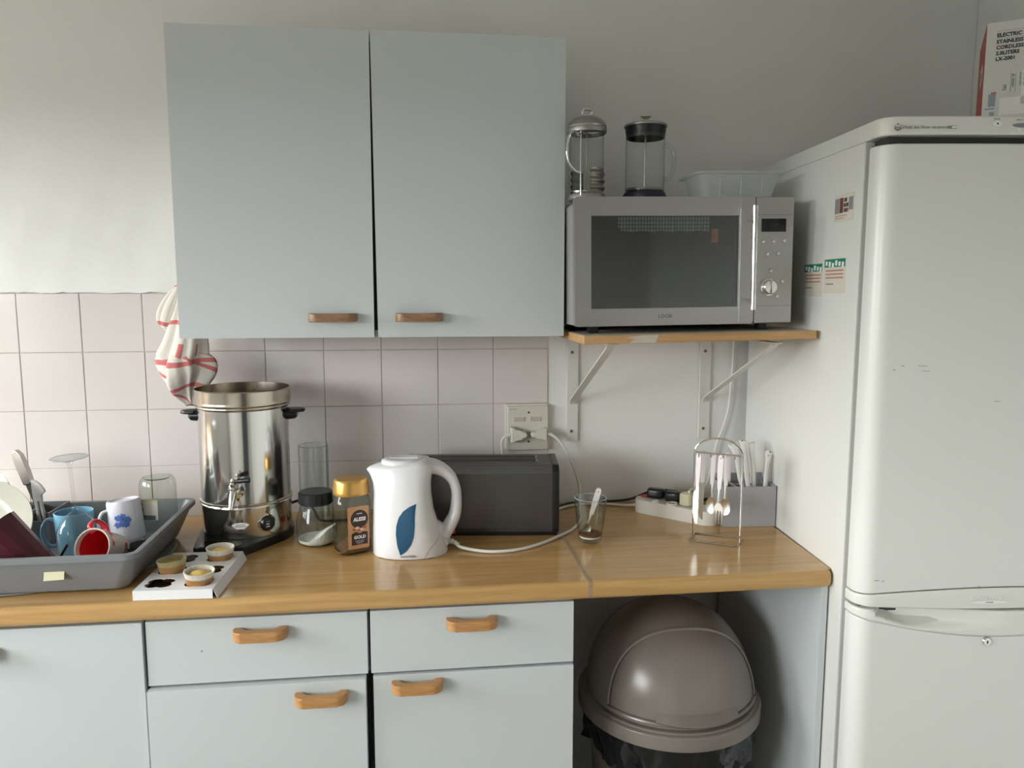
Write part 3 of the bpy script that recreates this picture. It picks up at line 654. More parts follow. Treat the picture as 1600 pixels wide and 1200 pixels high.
# ------------------------------------------------------------------ water urn
ZC = 0.9
ur = thing('water_urn', 'tall stainless steel water urn with a tap and black base', 'urn', (0.5885, -0.19, ZC))
def circ(r, z, n=64): return ell(0, 0, z, r, r, n)
foot = hull([(round(0.109*math.cos(R(a)), 5), round(0.109*math.sin(R(a)), 5)) for a in range(0, 360, 6)]+[(-0.085, -0.150), (0.022, -0.155), (-0.092, -0.142), (0.030, -0.148)])
bm = prism(foot, 0.0, 0.020); bev(bm, 0.004, 2, lambda e: abs(e.verts[0].co.z-0.02) < 1e-4 and abs(e.verts[1].co.z-0.02) < 1e-4)
fb = obj('base', bm, BLACKP, ur)
obj('drip_tray', prism(rrect(0.095, 0.040, 0.008), 0.0195, 0.0212), mat('black_gloss', (0.01, 0.01, 0.012), 0.15), fb, (-0.033, -0.128, 0))
obj('lower_body', lathe([(0.1035, 0.018), (0.1045, 0.022), (0.1045, 0.094)], 64), URN, ur)
obj('seam_ring', lathe([(0.1045, 0.092), (0.1075, 0.0935), (0.1075, 0.0965), (0.1055, 0.098), (0.1080, 0.0995), (0.1080, 0.1025), (0.1045, 0.104)], 64), CHROME, ur, sharp=60)
obj('tank', lathe([(0.1045, 0.103), (0.1045, 0.325), (0.1000, 0.325), (0.1000, 0.25), (0.0005, 0.25)], 64), URN, ur)
obj('rim', lathe([(0.1045, 0.322), (0.1075, 0.324), (0.1090, 0.327), (0.1075, 0.330), (0.1100, 0.332), (0.1110, 0.335), (0.1100, 0.338), (0.1105, 0.341), (0.1110, 0.366), (0.1120, 0.3675), (0.1110, 0.369), (0.1085, 0.368), (0.1080, 0.326), (0.1000, 0.324)], 64), mat('urn_rim_steel', (0.52, 0.47, 0.40), 0.2, metal=1), ur, sharp=60)
for sgn in (1, -1):
    h = obj('handle', xf(lathe([(0.002, 0.024), (0.010, 0.023), (0.0145, 0.018), (0.0165, 0.0), ], 24, True), Matrix.Translation((0.103*sgn, 0, 0.302)) @ Matrix.Rotation(R(90)*sgn, 4, 'Y') @ Matrix.Diagonal((0.9, 1.3, 1, 1))), BLACKP, ur)
    pts = [(0.110*sgn, -0.022, 0.312), (0.134*sgn, -0.019, 0.3135), (0.1455*sgn, -0.008, 0.3125), (0.1455*sgn, 0.008, 0.3125), (0.134*sgn, 0.019, 0.3135), (0.110*sgn, 0.022, 0.312)]
    bm = prism([(p[0], p[1]) for p in pts], 0.3065, 0.3150); bev(bm, 0.0032, 2)
    obj('grip', bm, BLACKP, h)
# tap, facing the room
tp = obj('tap', tube([(0, -0.102, 0.140), (0, -0.118, 0.140), (0, -0.133, 0.1395)], lambda t: 0.0085-0.002*math.sin(t*6), 18), CHROME, ur)
obj('flange', xf(lathe([(0.0008, 0.010), (0.009, 0.0095), (0.010, 0.006), (0.0185, 0.004), (0.0195, 0.0)], 30, True), Matrix.Translation((0, -0.1035, 0.140)) @ Matrix.Rotation(R(90), 4, 'X')), CHROME, tp)
obj('spout', tube([(0, -0.130, 0.150), (-0.001, -0.136, 0.138), (-0.003, -0.142, 0.122), (-0.005, -0.146, 0.106)], lambda t: 0.0062+0.003*math.sin(t*3.1)*(1-t), 16, smooth=5), CHROME, tp)
obj('valve', lathe([(0.0070, 0.146), (0.0085, 0.150), (0.0060, 0.154), (0.0072, 0.158), (0.0080, 0.161), (0.0050, 0.165), (0.0062, 0.169), (0.0045, 0.173), (0.0005, 0.1745)], 20, c=(0, -0.132, 0)), CHROME, tp)
obj('lever', tube([(0.006, -0.133, 0.1685), (0.020, -0.137, 0.1700), (0.038, -0.139, 0.1715)], lambda t: 0.0054+0.0006*t, 14), BLACKP, tp, label='black tap lever')
obj('lever_tip', lathe([(0.0005, 0.008), (0.0035, 0.006), (0.004, 0)], 12, True, c=(0.008, -0.133, 0.173)), CHROME, tp)
# dial and badge on the curved front (angle from the axis towards the room)
def on_urn(a, z, d=0.0): return (0.1045+d)*math.sin(R(a)), -(0.1045+d)*math.cos(R(a)), z
p = on_urn(36, 0.0545); dl = obj('dial', xf(lathe([(0.0005, 0.011), (0.0150, 0.0105), (0.0165, 0.008), (0.0180, 0.0)], 32, True), Matrix.Translation(p) @ Matrix.Rotation(R(36), 4, 'Z') @ Matrix.Rotation(R(90), 4, 'X')), BLACKP, ur, label='black temperature dial')
obj('dial_ring', xf(lathe([(0.0185, 0.003), (0.0210, 0.002), (0.0215, -0.002)], 32), Matrix.Translation(p) @ Matrix.Rotation(R(36), 4, 'Z') @ Matrix.Rotation(R(90), 4, 'X')), CHROME, dl)
p2 = on_urn(36, 0.0545, 0.0112)
for k, (w, zz) in enumerate(((0.011, 0.006), (0.008, 0.0), (0.009, -0.006))): patch('dial_print', INKG if k == 0 else PALE, dl, w, 0.0025, (p2[0]-0.002, p2[1]-0.002, p2[2]+zz), (R(90), 0, R(36)))
p = on_urn(3, 0.052, 0.0006)
bg_ = obj('badge', prism([(-0.020, 0.005), (-0.014, 0.0085), (0, 0.010), (0.014, 0.0085), (0.020, 0.005), (0.010, -0.004), (0.004, -0.006), (0.004, -0.0085), (-0.004, -0.0085), (-0.004, -0.006), (-0.010, -0.004)], 0, 0.001), PALE, ur, p, (R(90), 0, R(3)), label='small pale fan-shaped badge')
for k, w in enumerate((0.020, 0.026)): patch('badge_print', INKG, bg_, w, 0.0018, (0, 0.0055-0.004*k, 0.001), (0, 0, 0), 0.0003)
patch('badge_print', INK, bg_, 0.009, 0.003, (0, -0.0068, 0.001), (0, 0, 0), 0.0004)
p = on_urn(62, 0.052, 0.0004); patch('red_mark', mat('dull_red', (0.25, 0.02, 0.03), 0.4), ur, 0.014, 0.014, p, (R(90), 0, R(62)), 0.001, 0.004, label='small red indicator')
p = on_urn(36, 0.081, 0.0002); obj('pilot_light', lathe([(0.0003, 0.002), (0.002, 0.001), (0.002, 0)], 10, True), INK, ur, p, (R(90), 0, R(36)))
obj('cord', tube([(0.085, 0.055, 0.058), (0.112, 0.062, 0.066), (0.132, 0.066, 0.062), (0.146, 0.070, 0.045), (0.158, 0.074, 0.018), (0.172, 0.078, 0.006), (0.235, 0.085, 0.0042)], 0.0035, 8, smooth=5), BLACKR, ur, label='black power cord at the back')

# ------------------------------------------------------------------ tea towel hanging from the cabinet side
def cloth_rings(secs, n=72, lobes=((4, .13, 0.0), (7, .09, 1.0), (13, .035, 2.0)), twist=0.0, clampx=None):
    rs = []
    for k, (z, xc, yc, rx, ry, dp, tw) in enumerate(secs):
        r = []
        for i in range(n):
            a = 2*math.pi*i/n
            w = 1+dp*(sum(am*math.sin(f*a+ph_+tw) for f, am, ph_ in lobes))
            x = xc+rx*w*math.cos(a); y = yc+ry*w*math.sin(a)
            if z > 1.388: x = min(x, 0.4855)
            r.append((x, y, z+0.006*math.sin(2*a+tw)*dp))
        rs.append(r)
    return rs
def dense(secs, m):
    P = spline([Vector(s[:3]) for s in secs], m); Q = spline([Vector(s[3:6]) for s in secs], m); Tw = spline([Vector((s[6], 0, 0)) for s in secs], m)
    return [(*p, max(0.002, q.x), max(0.002, q.y), q.z, t.x) for p, q, t in zip(P, Q, Tw)]
m, n, l, b = nodes('red_striped_linen')
uv = n.new('ShaderNodeUVMap'); uv.uv_map = 'UV'; sp = n.new('ShaderNodeSeparateXYZ'); l.new(uv.outputs[0], sp.inputs[0])
def band(src, centres):
    acc = None
    for c0, hw in centres:
        s1 = n.new('ShaderNodeMath'); s1.operation = 'SUBTRACT'; s1.inputs[1].default_value = c0; l.new(src, s1.inputs[0])
        s2 = n.new('ShaderNodeMath'); s2.operation = 'ABSOLUTE'; l.new(s1.outputs[0], s2.inputs[0])
        s3 = n.new('ShaderNodeMath'); s3.operation = 'LESS_THAN'; s3.inputs[1].default_value = hw; l.new(s2.outputs[0], s3.inputs[0])
        if acc is None: acc = s3.outputs[0]
        else:
            mm = n.new('ShaderNodeMath'); mm.operation = 'MAXIMUM'; l.new(acc, mm.inputs[0]); l.new(s3.outputs[0], mm.inputs[1]); acc = mm.outputs[0]
    return acc
bv = band(sp.outputs['Y'], [(1.509, 0.0022), (1.501, 0.0022), (1.412, 0.005), (1.318, 0.006), (1.253, 0.005)]); bu = band(sp.outputs['X'], [(0.30, 0.018), (0.745, 0.020), (0.90, 0.013)])
zl = n.new('ShaderNodeMath'); zl.operation = 'LESS_THAN'; zl.inputs[1].default_value = 1.365; l.new(sp.outputs['Y'], zl.inputs[0])
bu2 = n.new('ShaderNodeMath'); bu2.operation = 'MULTIPLY'; l.new(bu, bu2.inputs[0]); l.new(zl.outputs[0], bu2.inputs[1])
mm = n.new('ShaderNodeMath'); mm.operation = 'MAXIMUM'; l.new(bv, mm.inputs[0]); l.new(bu2.outputs[0], mm.inputs[1])
mx = n.new('ShaderNodeMix'); mx.data_type = 'RGBA'; mx.inputs['A'].default_value = (0.70, 0.66, 0.60, 1); mx.inputs['B'].default_value = (0.58, 0.17, 0.17, 1); l.new(mm.outputs[0], mx.inputs['Factor']); l.new(mx.outputs['Result'], b.inputs['Base Color'])
b.inputs['Roughness'].default_value = 0.95
nz = n.new('ShaderNodeTexNoise'); nz.inputs['Scale'].default_value = 90; t = n.new('ShaderNodeTexCoord'); l.new(t.outputs['Object'], nz.inputs['Vector']); bp = n.new('ShaderNodeBump'); bp.inputs['Strength'].default_value = 0.35; bp.inputs['Distance'].default_value = 0.003; l.new(nz.outputs['Fac'], bp.inputs['Height']); l.new(bp.outputs[0], b.inputs['Normal'])
LINEN = m
bm = bmesh.new(); uvl = bm.loops.layers.uv.new('UV')
def cloth_piece(secs, shear=0.0, cap=True):
    V = [[bm.verts.new(p) for p in r] for r in cloth_rings(secs)]; N = len(V[0]); zs = [s[0] for s in secs]
    for j in range(len(V)-1):
        for i in range(N):
            f = bm.faces.new((V[j][i], V[j][(i+1) % N], V[j+1][(i+1) % N], V[j+1][i]))
            for lp, (ii, jj) in zip(f.loops, ((i, j), (i+1, j), (i+1, j+1), (i, j+1))):
                u = ii/N; lp[uvl].uv = (u+shear*(zs[jj]-1.36)*(1 if zs[jj] < 1.37 else 0), zs[jj]+0.010*math.sin(2*math.pi*u))
    for r in (V[0], V[-1]):
        f = bm.faces.new(r)
        for lp in f.loops: lp[uvl].uv = (0.6, 1.6)
TY = -0.120
cloth_piece(dense([(1.61, .480, TY, .004, .010, 0, 0), (1.585, .470, TY, .012, .016, .3, .2), (1.54, .464, TY, .020, .022, .6, .3), (1.48, .457, TY, .027, .026, .8, .5), (1.42, .449, TY, .036, .03, .9, .7), (1.37, .442, TY, .046, .034, 1, .9), (1.340, .434, TY, .052, .036, 1.1, 1.2), (1.328, .434, TY, .047, .034, 1.1, 1.6)], 4), 0)
cloth_piece(dense([(1.345, .434, TY, .040, .036, .9, 1.5), (1.330, .436, TY+.004, .055, .044, 1.3, 1.9), (1.305, .441, TY+.004, .057, .044, 1.6, 2.4), (1.280, .443, TY+.004, .050, .040, 1.7, 3.0), (1.255, .444, TY+.004, .036, .032, 1.6, 3.7), (1.235, .445, TY+.004, .026, .024, 1.2, 4.2), (1.217, .449, TY, .013, .013, .7, 4.6)], 5), 3.2)
cloth_piece(dense([(1.525, .446, TY-.008, .003, .003, 0, 0), (1.505, .434, TY-.008, .011, .008, .5, .4), (1.475, .418, TY-.006, .019, .011, .7, .8), (1.445, .406, TY-.004, .023, .012, .8, 1.0), (1.420, .398, TY-.002, .018, .010, .8, 1.1), (1.404, .402, TY, .010, .008, .6, 1.2), (1.390, .410, TY, .004, .005, .3, 1.3)], 4), 0)
tw = tag(obj('tea_towel', bm, LINEN, sharp=75), 'white tea towel with red stripes hanging beside the wall cabinet', 'towel')
hk = tag(obj('towel_hook', tube([(0.4865, TY, 1.628), (0.476, TY, 1.626), (0.470, TY, 1.616), (0.474, TY, 1.608), (0.481, TY, 1.606)], 0.0022, 8, smooth=4), WMETAL), 'small white hook on the cabinet side holding the striped towel', 'hook')

# ------------------------------------------------------------------ jars
tg = tag(obj('glass_cylinder', lathe([(0.0005, 0.002), (0.036, 0.002), (0.0385, 0.006), (0.0385, 0.196), (0.0372, 0.1965), (0.0372, 0.150), (0.0372, 0.007), (0.0005, 0.006)], 40), GLASS, None, (0.7325, -0.060, ZC)), 'tall empty clear glass cylinder behind the sugar jar', 'glass')
obj('rim', tube([(0.0379*math.cos(R(10*k)), 0.0379*math.sin(R(10*k)), 0.1965) for k in range(36)], 0.0012, 6, closed=True), RIM, tg)
sg = thing('sugar_jar', 'squat glass sugar jar with a black lid', 'jar', (0.7645, -0.275, ZC))
sprof = [(0.0005, 0.0015), (0.036, 0.0015), (0.043, 0.006), (0.0465, 0.022), (0.0475, 0.040), (0.0455, 0.060), (0.040, 0.082), (0.0365, 0.094), (0.0365, 0.105)]
obj('glass_body', lathe(sprof, 44), GLASSB, sg, sharp=70)
obj('lid', lathe([(0.0005, 0.128), (0.0370, 0.128), (0.0400, 0.1255), (0.0405, 0.102), (0.0375, 0.101), (0.0375, 0.099)], 44), BLACKP, sg)
bm = bmesh.new(); rs = []
for r_, z_ in ((0.0005, 0.004), (0.034, 0.004), (0.0415, 0.008), (0.0440, 0.016)): rs.append([(r_*math.cos(2*math.pi*i/40), r_*math.sin(2*math.pi*i/40), z_) for i in range(40)])
def heap(x, y): return 0.010+0.034*max(0, (x+0.012)/0.05)+0.004*math.sin(x*90)*math.cos(y*70)
for k in range(0, 8):
    r_ = 0.0440*(1-k/8); rs.append([(r_*math.cos(2*math.pi*i/40), r_*math.sin(2*math.pi*i/40), max(0.016 if k == 0 else 0.010, heap(r_*math.cos(2*math.pi*i/40), r_*math.sin(2*math.pi*i/40)))) for i in range(40)])
rings(bm, rs, True, True); so = obj('sugar', bm, mat('white_sugar', (0.86, 0.85, 0.82), 0.9, bump=0.6, bscale=300), sg, rot=(0, 0, R(-10)), sharp=80); so['kind'] = 'stuff'
# coffee jar
cf = thing('coffee_jar', 'nearly empty square instant coffee jar with a gold lid', 'jar', (0.8535, -0.345, ZC), (0, 0, R(24)))
def sq(z, w, d, n=48, p=3.6): return ell(0, 0, z, w, d, n, p)
obj('glass_body', rings(bmesh.new(), [sq(0.002, 0.030, 0.024), sq(0.003, 0.036, 0.029), sq(0.008, 0.0405, 0.033), sq(0.06, 0.041, 0.0335), sq(0.118, 0.041, 0.0335), sq(0.130, 0.039, 0.032, p=3), sq(0.136, 0.035, 0.031, p=2.4), sq(0.146, 0.034, 0.030, p=2.2)], True, False), glass('coffee_glass', (0.86, 0.90, 0.84), (0.42, 0.45, 0.36), 1.0), cf, sharp=70)
obj('lid', rings(bmesh.new(), [sq(0.138, 0.0385, 0.034, p=2.6), sq(0.139, 0.040, 0.0355, p=2.6), sq(0.146, 0.0405, 0.036, p=2.5), sq(0.166, 0.0385, 0.0345, p=2.3), sq(0.172, 0.0370, 0.033, p=2.3), sq(0.1745, 0.034, 0.030, p=2.2), sq(0.1735, 0.030, 0.026, p=2.2)]), GOLD, cf, sharp=60, label='gold plastic lid')
bm = bmesh.new(); rs = [sq(0.004, 0.030, 0.024), sq(0.006, 0.036, 0.029), sq(0.010, 0.0385, 0.031)]
for k in range(6):
    f_ = 1-k/6; rs.append([(x, y, 0.018+0.012*math.sin(x*60+1)+0.35*max(0, x)+random.uniform(-.0012, .0012)) for x, y, z in sq(0, 0.0385*f_+0.001, 0.031*f_+0.001)])
rings(bm, rs); gr = obj('coffee_granules', bm, mat('coffee_granules', (0.16, 0.075, 0.035), 0.8, bump=1.0, bscale=220, vary=0.6, vscale=160), cf, sharp=30); gr['kind'] = 'stuff'
LBY = -0.0341
lb = patch('label', mat('coffee_label', (0.50, 0.27, 0.13), 0.4, vary=0.25, vscale=30), cf, 0.050, 0.098, (0.004, LBY, 0.0655), (R(90), 0, 0), 0.0004, 0.004, label='brown and copper paper label')
obj('roundel', prism([(0.0205*math.cos(R(12*k)), 0.0215*math.sin(R(12*k))) for k in range(30)], 0, 0.0003), mat('label_dark', (0.035, 0.02, 0.018), 0.4), lb, (0.002, 0.0195, 0.0004))
text('ALESSI', 0.0115, PALE, lb, (0.002, 0.0155, 0.0009), (0, 0, 0), align='CENTER', bold=0.0004, shear=0.15, sx=0.88); text('COFFEE', 0.0038, PALE, lb, (0.002, 0.0310, 0.0009), (0, 0, 0), align='CENTER')
obj('panel', prism([(-0.019, -0.040), (0.019, -0.040), (0.019, -0.012), (0.008, -0.010), (0.0, -0.014), (-0.008, -0.009), (-0.019, -0.013)], 0, 0.0003), mat('label_dark', (0.035, 0.02, 0.018), 0.4), lb, (0.002, 0, 0.0004))
text('GOLD', 0.0100, PALE, lb, (0.002, -0.0255, 0.0009), (0, 0, 0), align='CENTER', bold=0.0003, shear=0.1)
for k in range(3): patch('print', INKG, lb, 0.022-0.004*k, 0.0016, (0.002, -0.0305-0.003*k, 0.0008), (0, 0, 0), 0.0002)
for k in range(5): obj('print', prism([(0.0055*math.cos(R(45*j+k*20)), 0.0035*math.sin(R(45*j+k*20))) for j in range(8)], 0, 0.0002), mat('label_cream', (0.72, 0.50, 0.34), 0.5) if k % 2 else mat('label_rust', (0.36, 0.10, 0.05), 0.5), lb, (-0.009+0.0055*k, -0.0035+0.003*math.sin(k*2), 0.0008+0.0001*k))

# ------------------------------------------------------------------ kettle
kt = thing('electric_kettle', 'white jug kettle with a blue leaf-shaped water window', 'kettle', (0.985, -0.35, ZC), (0, 0, R(3)))
secs = [(0.0, -0.083, 0.088, 0.072), (0.003, -0.0845, 0.0885, 0.074), (0.03, -0.084, 0.080, 0.0745), (0.06, -0.083, 0.068, 0.0735), (0.10, -0.0815, 0.056, 0.071), (0.14, -0.080, 0.051, 0.067), (0.165, -0.0815, 0.051, 0.064), (0.180, -0.086, 0.053, 0.062), (0.190, -0.091, 0.056, 0.060), (0.1945, -0.0945, 0.058, 0.0585)]
bm = bmesh.new(); rs = []
for z, xl, xr, d in secs:
    cx = 0.012; r = []
    for i in range(56):
        a = 2*math.pi*i/56; c_, s_2 = math.cos(a), math.sin(a)
        x = cx+((xr-cx) if c_ > 0 else (cx-xl))*math.copysign(abs(c_)**(0.9), c_); y = d*math.copysign(abs(s_2)**0.9, s_2)
        if c_ < 0 and z > 0.15: y *= 1-0.55*abs(c_)**3*min(1, (z-0.15)/0.04)
        r.append((x, y, z))
    rs.append(r)
# sloping domed top
for k, (f_, dz) in enumerate(((0.985, 0.0035), (0.94, 0.0070), (0.80, 0.0125), (0.55, 0.017), (0.25, 0.0195))):
    rs.append([((p[0]-0.005)*f_+0.005, p[1]*f_, 0.1945+dz+max(0, (p[0]+0.095)/0.15)*0.010*min(1, f_*1.2)) for p in rs[9]])
rings(bm, rs, True, True)
body = obj('jug', bm, KETW, kt, sharp=60)
hp = [(0.030, 0, 0.198), (0.056, 0, 0.1965), (0.080, 0, 0.186), (0.099, 0, 0.166), (0.1085, 0, 0.140), (0.1095, 0, 0.110), (0.105, 0, 0.080), (0.092, 0, 0.054), (0.078, 0, 0.034)]
obj('handle', tube(hp, lambda t: 0.0125+0.009*max(0, 1-t/0.42)+0.006*max(0, t-0.55)/0.45, 20, smooth=6, flat=(1.35, 0.95), upv=(0, 1, 0)), KETW, kt, sharp=70)
# web that fills the foot of the handle against the jug
obj('handle_foot', rings(bmesh.new(), [ell(0.062, 0, 0.012, 0.030, 0.030, 28), ell(0.062, 0, 0.035, 0.0285, 0.026, 28), ell(0.060, 0, 0.055, 0.024, 0.021, 28), ell(0.056, 0, 0.068, 0.012, 0.012, 28)]), KETW, kt, sharp=70)
obj('lid', rings(bmesh.new(), [ell(-0.012, 0, 0.2065, 0.050, 0.043, 36), ell(-0.012, 0, 0.2150, 0.049, 0.042, 36), ell(-0.011, 0, 0.2185, 0.045, 0.038, 36), ell(-0.010, 0, 0.2200, 0.036, 0.030, 36), ell(-0.010, 0, 0.2165, 0.031, 0.025, 36), ell(-0.010, 0, 0.2160, 0.010, 0.010, 36)]), KETW, kt, sharp=60)
obj('lid_grip', bx(-0.043, 0.023, -0.006, 0.006, 0.2150, 0.2215, 0.003, 2), KETW, kt)
def jug_y(x, z):
    for (z0, a0, b0, d0), (z1, a1, b1, d1) in zip(secs, secs[1:]):
        if z0 <= z <= z1:
            t = (z-z0)/(z1-z0); xl, xr, d = a0+(a1-a0)*t, b0+(b1-b0)*t, d0+(d1-d0)*t
            cx = 0.012; u = (x-cx)/((xr-cx) if x > cx else (cx-xl)); u = min(0.99, abs(u))**(1/0.9)
            return -d*(1-u*u)**0.45
LEAF = [(-0.024, 0.012), (-0.0305, 0.035), (-0.033, 0.060), (-0.0315, 0.080), (-0.026, 0.098), (-0.016, 0.112), (-0.002, 0.122), (0.013, 0.128)]
LEAR = [(-0.024, 0.012), (-0.010, 0.022), (0.000, 0.036), (0.0062, 0.054), (0.0085, 0.076), (0.0090, 0.098), (0.0105, 0.114), (0.013, 0.128)]
bm = bmesh.new(); NL = 24
def lerp_path(P, t):
    f_ = t*(len(P)-1); i = min(len(P)-2, int(f_)); u = f_-i; return P[i][0]+(P[i+1][0]-P[i][0])*u, P[i][1]+(P[i+1][1]-P[i][1])*u
grid = []
for j in range(NL+1):
    a_, b_ = lerp_path(LEAF, j/NL), lerp_path(LEAR, j/NL); row = []
    for i in range(9):
        x = a_[0]+(b_[0]-a_[0])*i/8; z = a_[1]+(b_[1]-a_[1])*i/8; row.append(bm.verts.new((x, jug_y(x, z)-0.0009, z)))
    grid.append(row)
for j in range(NL):
    for i in range(8): bm.faces.new((grid[j][i], grid[j][i+1], grid[j+1][i+1], grid[j+1][i]))
bmesh.ops.remove_doubles(bm, verts=bm.verts[:], dist=1e-6)
obj('water_window', bm, mat('blue_window', (0.018, 0.085, 0.17), 0.12, vary=0.12, vscale=20), kt, sharp=80, label='translucent blue leaf-shaped water window')
def lean(z): return (R(90), 0, R(-2))
text('essentials', 0.0088, INKG, kt, (-0.024, jug_y(-0.02, 0.010)-0.0028, 0.0078), (R(88), 0, R(-5)), bold=0.0002, sx=1.0)
seam = [(x, jug_y(x, z)-0.0002, z) for x, z in ((0.030, 0.002), (0.036, 0.014), (0.046, 0.026), (0.058, 0.036), (0.066, 0.046))]
obj('seam', tube(seam, 0.0006, 6, smooth=3), INKG, kt)
obj('switch', bx(0.090, 0.106, -0.010, 0.010, 0.036, 0.043, 0.002), mat('red_switch', (0.55, 0.01, 0.02), 0.3), kt, label='red switch at the foot of the handle')
def loc_k(x, y, z):   # world point into the kettle's own frame
    v = Matrix.Rotation(R(-3), 3, 'Z') @ Vector((x-0.985, y+0.35, z-ZC)); return tuple(v)
CP = [(1.074, -0.345, 0.917), (1.088, -0.352, 0.915), (1.105, -0.368, 0.907), (1.160, -0.396, 0.9046), (1.219, -0.3965, 0.9046), (1.275, -0.370, 0.9046), (1.330, -0.322, 0.9046), (1.385, -0.262, 0.9046), (1.425, -0.180, 0.9042), (1.440, -0.105, 0.906), (1.447, -0.065, 0.925), (1.449, -0.052, 0.960), (1.437, -0.050, 1.005), (1.418, -0.048, 1.050), (1.396, -0.044, 1.085), (1.376, -0.038, 1.103), (1.366, -0.034, 1.1065)]
kc = obj('cord', tube([loc_k(*p) for p in CP], 0.0037, 10, smooth=7), WCABLE, kt, label='white power cord')
obj('strain_relief', tube([loc_k(1.071, -0.344, 0.917), loc_k(1.084, -0.350, 0.9165), loc_k(1.098, -0.361, 0.911)], lambda t: 0.0066-0.0018*t+0.0009*math.sin(t*28), 12, smooth=10), WCABLE, kt)
def plug_bm(flip):
    P = [(0.0, 0.0195), (0.006, 0.0205), (0.012, 0.0185), (0.028, 0.0085), (0.036, 0.0095), (0.043, 0.0070), (0.0460, 0.0), (0.043, -0.0070), (0.036, -0.0095), (0.028, -0.0085), (0.012, -0.0185), (0.006, -0.0205), (0.0, -0.0195)]
    bm = prism([(x*flip, z) for x, z in P], -0.024, 0.0, 'Y'); return bev(bm, 0.0035, 3, lambda e: e.verts[0].co.y < -0.02 and e.verts[1].co.y < -0.02)
v = loc_k(1.3605, -0.0165, 1.1055)
kp = obj('plug', plug_bm(-1), CREAM, kt, v, (0, 0, R(-3)), label='cream three-pin plug in the right-hand socket'); kp.scale = (1, 1, 0.88)
obj('grip_ring', tube([loc_k(1.3605, -0.0275, 1.1060), loc_k(1.366, -0.031, 1.1063), loc_k(1.374, -0.037, 1.1050)], lambda t: 0.0052-0.0010*t+0.0007*math.sin(t*25), 10, smooth=10), WCABLE, kt)

# ------------------------------------------------------------------ toaster
ts = thing('toaster', 'long black toaster with grey steel front, behind the kettle', 'toaster', (1.348, -0.293, ZC), (0, 0, R(-6.0)))
TL, TD, TH = 0.385, 0.165, 0.175
prof = [(0.004, 0.010), (0.0, 0.018), (0.0, 0.160), (0.012, 0.172), (0.020, TH), (TD-0.020, TH), (TD-0.006, 0.168), (TD, 0.155), (TD, 0.010)]
obj('base', bx(-TL+0.004, -0.004, 0.006, TD-0.006, 0.0, 0.014, 0.002), BLACKP, ts)
for x0, x1, nm in ((-0.016, 0.0, 'end_cap'), (-TL, -TL+0.016, 'end_cap')):
    bm = prism([(y-0.003 if y < 0.05 else y+0.002, z+0.0015 if z > 0.05 else z) for y, z in prof], x0, x1, 'X'); obj(nm, bev(bm, 0.003, 2), BLACKP, ts)
obj('shell', prism(prof, -TL+0.016, -0.016, 'X'), mat('toaster_dark_grey', (0.055, 0.055, 0.058), 0.4), ts)
TS = mat('toaster_grey_steel', (0.13, 0.127, 0.125), 0.36, metal=0.85)
bm = prism([(-TL+0.0165, 0.022), (-0.10, 0.022), (-0.095, 0.019), (-0.0165, 0.019), (-0.0165, 0.157), (-TL+0.0165, 0.157)], -0.002, 0.001, 'Y')
fp = obj('front_panel', bm, TS, ts, label='grey steel front panel')
obj('front_lip', prism([(-0.0020, 0.1575), (-0.0015, 0.1600), (0.0115, 0.1735), (0.014, 0.1735), (0.002, 0.158)], -TL+0.0165, -0.0165, 'X'), mat('toaster_lip_steel', (0.20, 0.20, 0.205), 0.3, metal=0.9), ts)
for k, y in enumerate((0.048, 0.092)):
    s1 = obj('slot', bx(-TL+0.045, -0.058, y, y+0.027, TH-0.002, TH+0.0006), GAPSHADE, ts)  # dark sheet painted in place of the shade inside the slot
    bm = bmesh.new(); tube([(-TL+0.043, y-0.003, TH+0.001), (-0.055, y-0.003, TH+0.001), (-0.052, y, TH+0.001), (-0.052, y+0.027, TH+0.001), (-0.055, y+0.030, TH+0.001), (-TL+0.043, y+0.030, TH+0.001)], 0.0016, 6, closed=True, bm=bm)
    obj('slot_rim', bm, STEEL, s1)
    for q in range(3): obj('wire', tube([(-TL+0.05, y+0.006+0.007*q, TH+0.0009), (-0.06, y+0.006+0.007*q, TH+0.0009)], 0.0007, 5), STEEL, s1)
def loc_t(x, y, z):
    v = Matrix.Rotation(R(6.0), 3, 'Z') @ Vector((x-1.348, y+0.293, z-ZC)); return tuple(v)
tcd = obj('cord', tube([loc_t(*p) for p in [(1.2625, -0.028, 1.1060), (1.247, -0.030, 1.1030), (1.236, -0.030, 1.090), (1.236, -0.029, 1.070), (1.240, -0.027, 1.03), (1.238, -0.030, 0.96), (1.225, -0.06, 0.912), (1.21, -0.10, 0.9062)]], 0.0036, 10, smooth=6), WCABLE, ts, label='white cord behind the toaster')
tpg = obj('plug', plug_bm(1), CREAM, ts, loc_t(1.2605, -0.0165, 1.1055), (0, 0, R(6.0)), label='cream three-pin plug in the left-hand socket'); tpg.scale = (0.97, 1, 1.05)
obj('grip_ring', tube([loc_t(1.2625, -0.028, 1.1060), loc_t(1.254, -0.0295, 1.1056), loc_t(1.247, -0.030, 1.1030)], lambda t: 0.0052-0.0010*t+0.0007*math.sin(t*25), 10, smooth=10), WCABLE, ts)

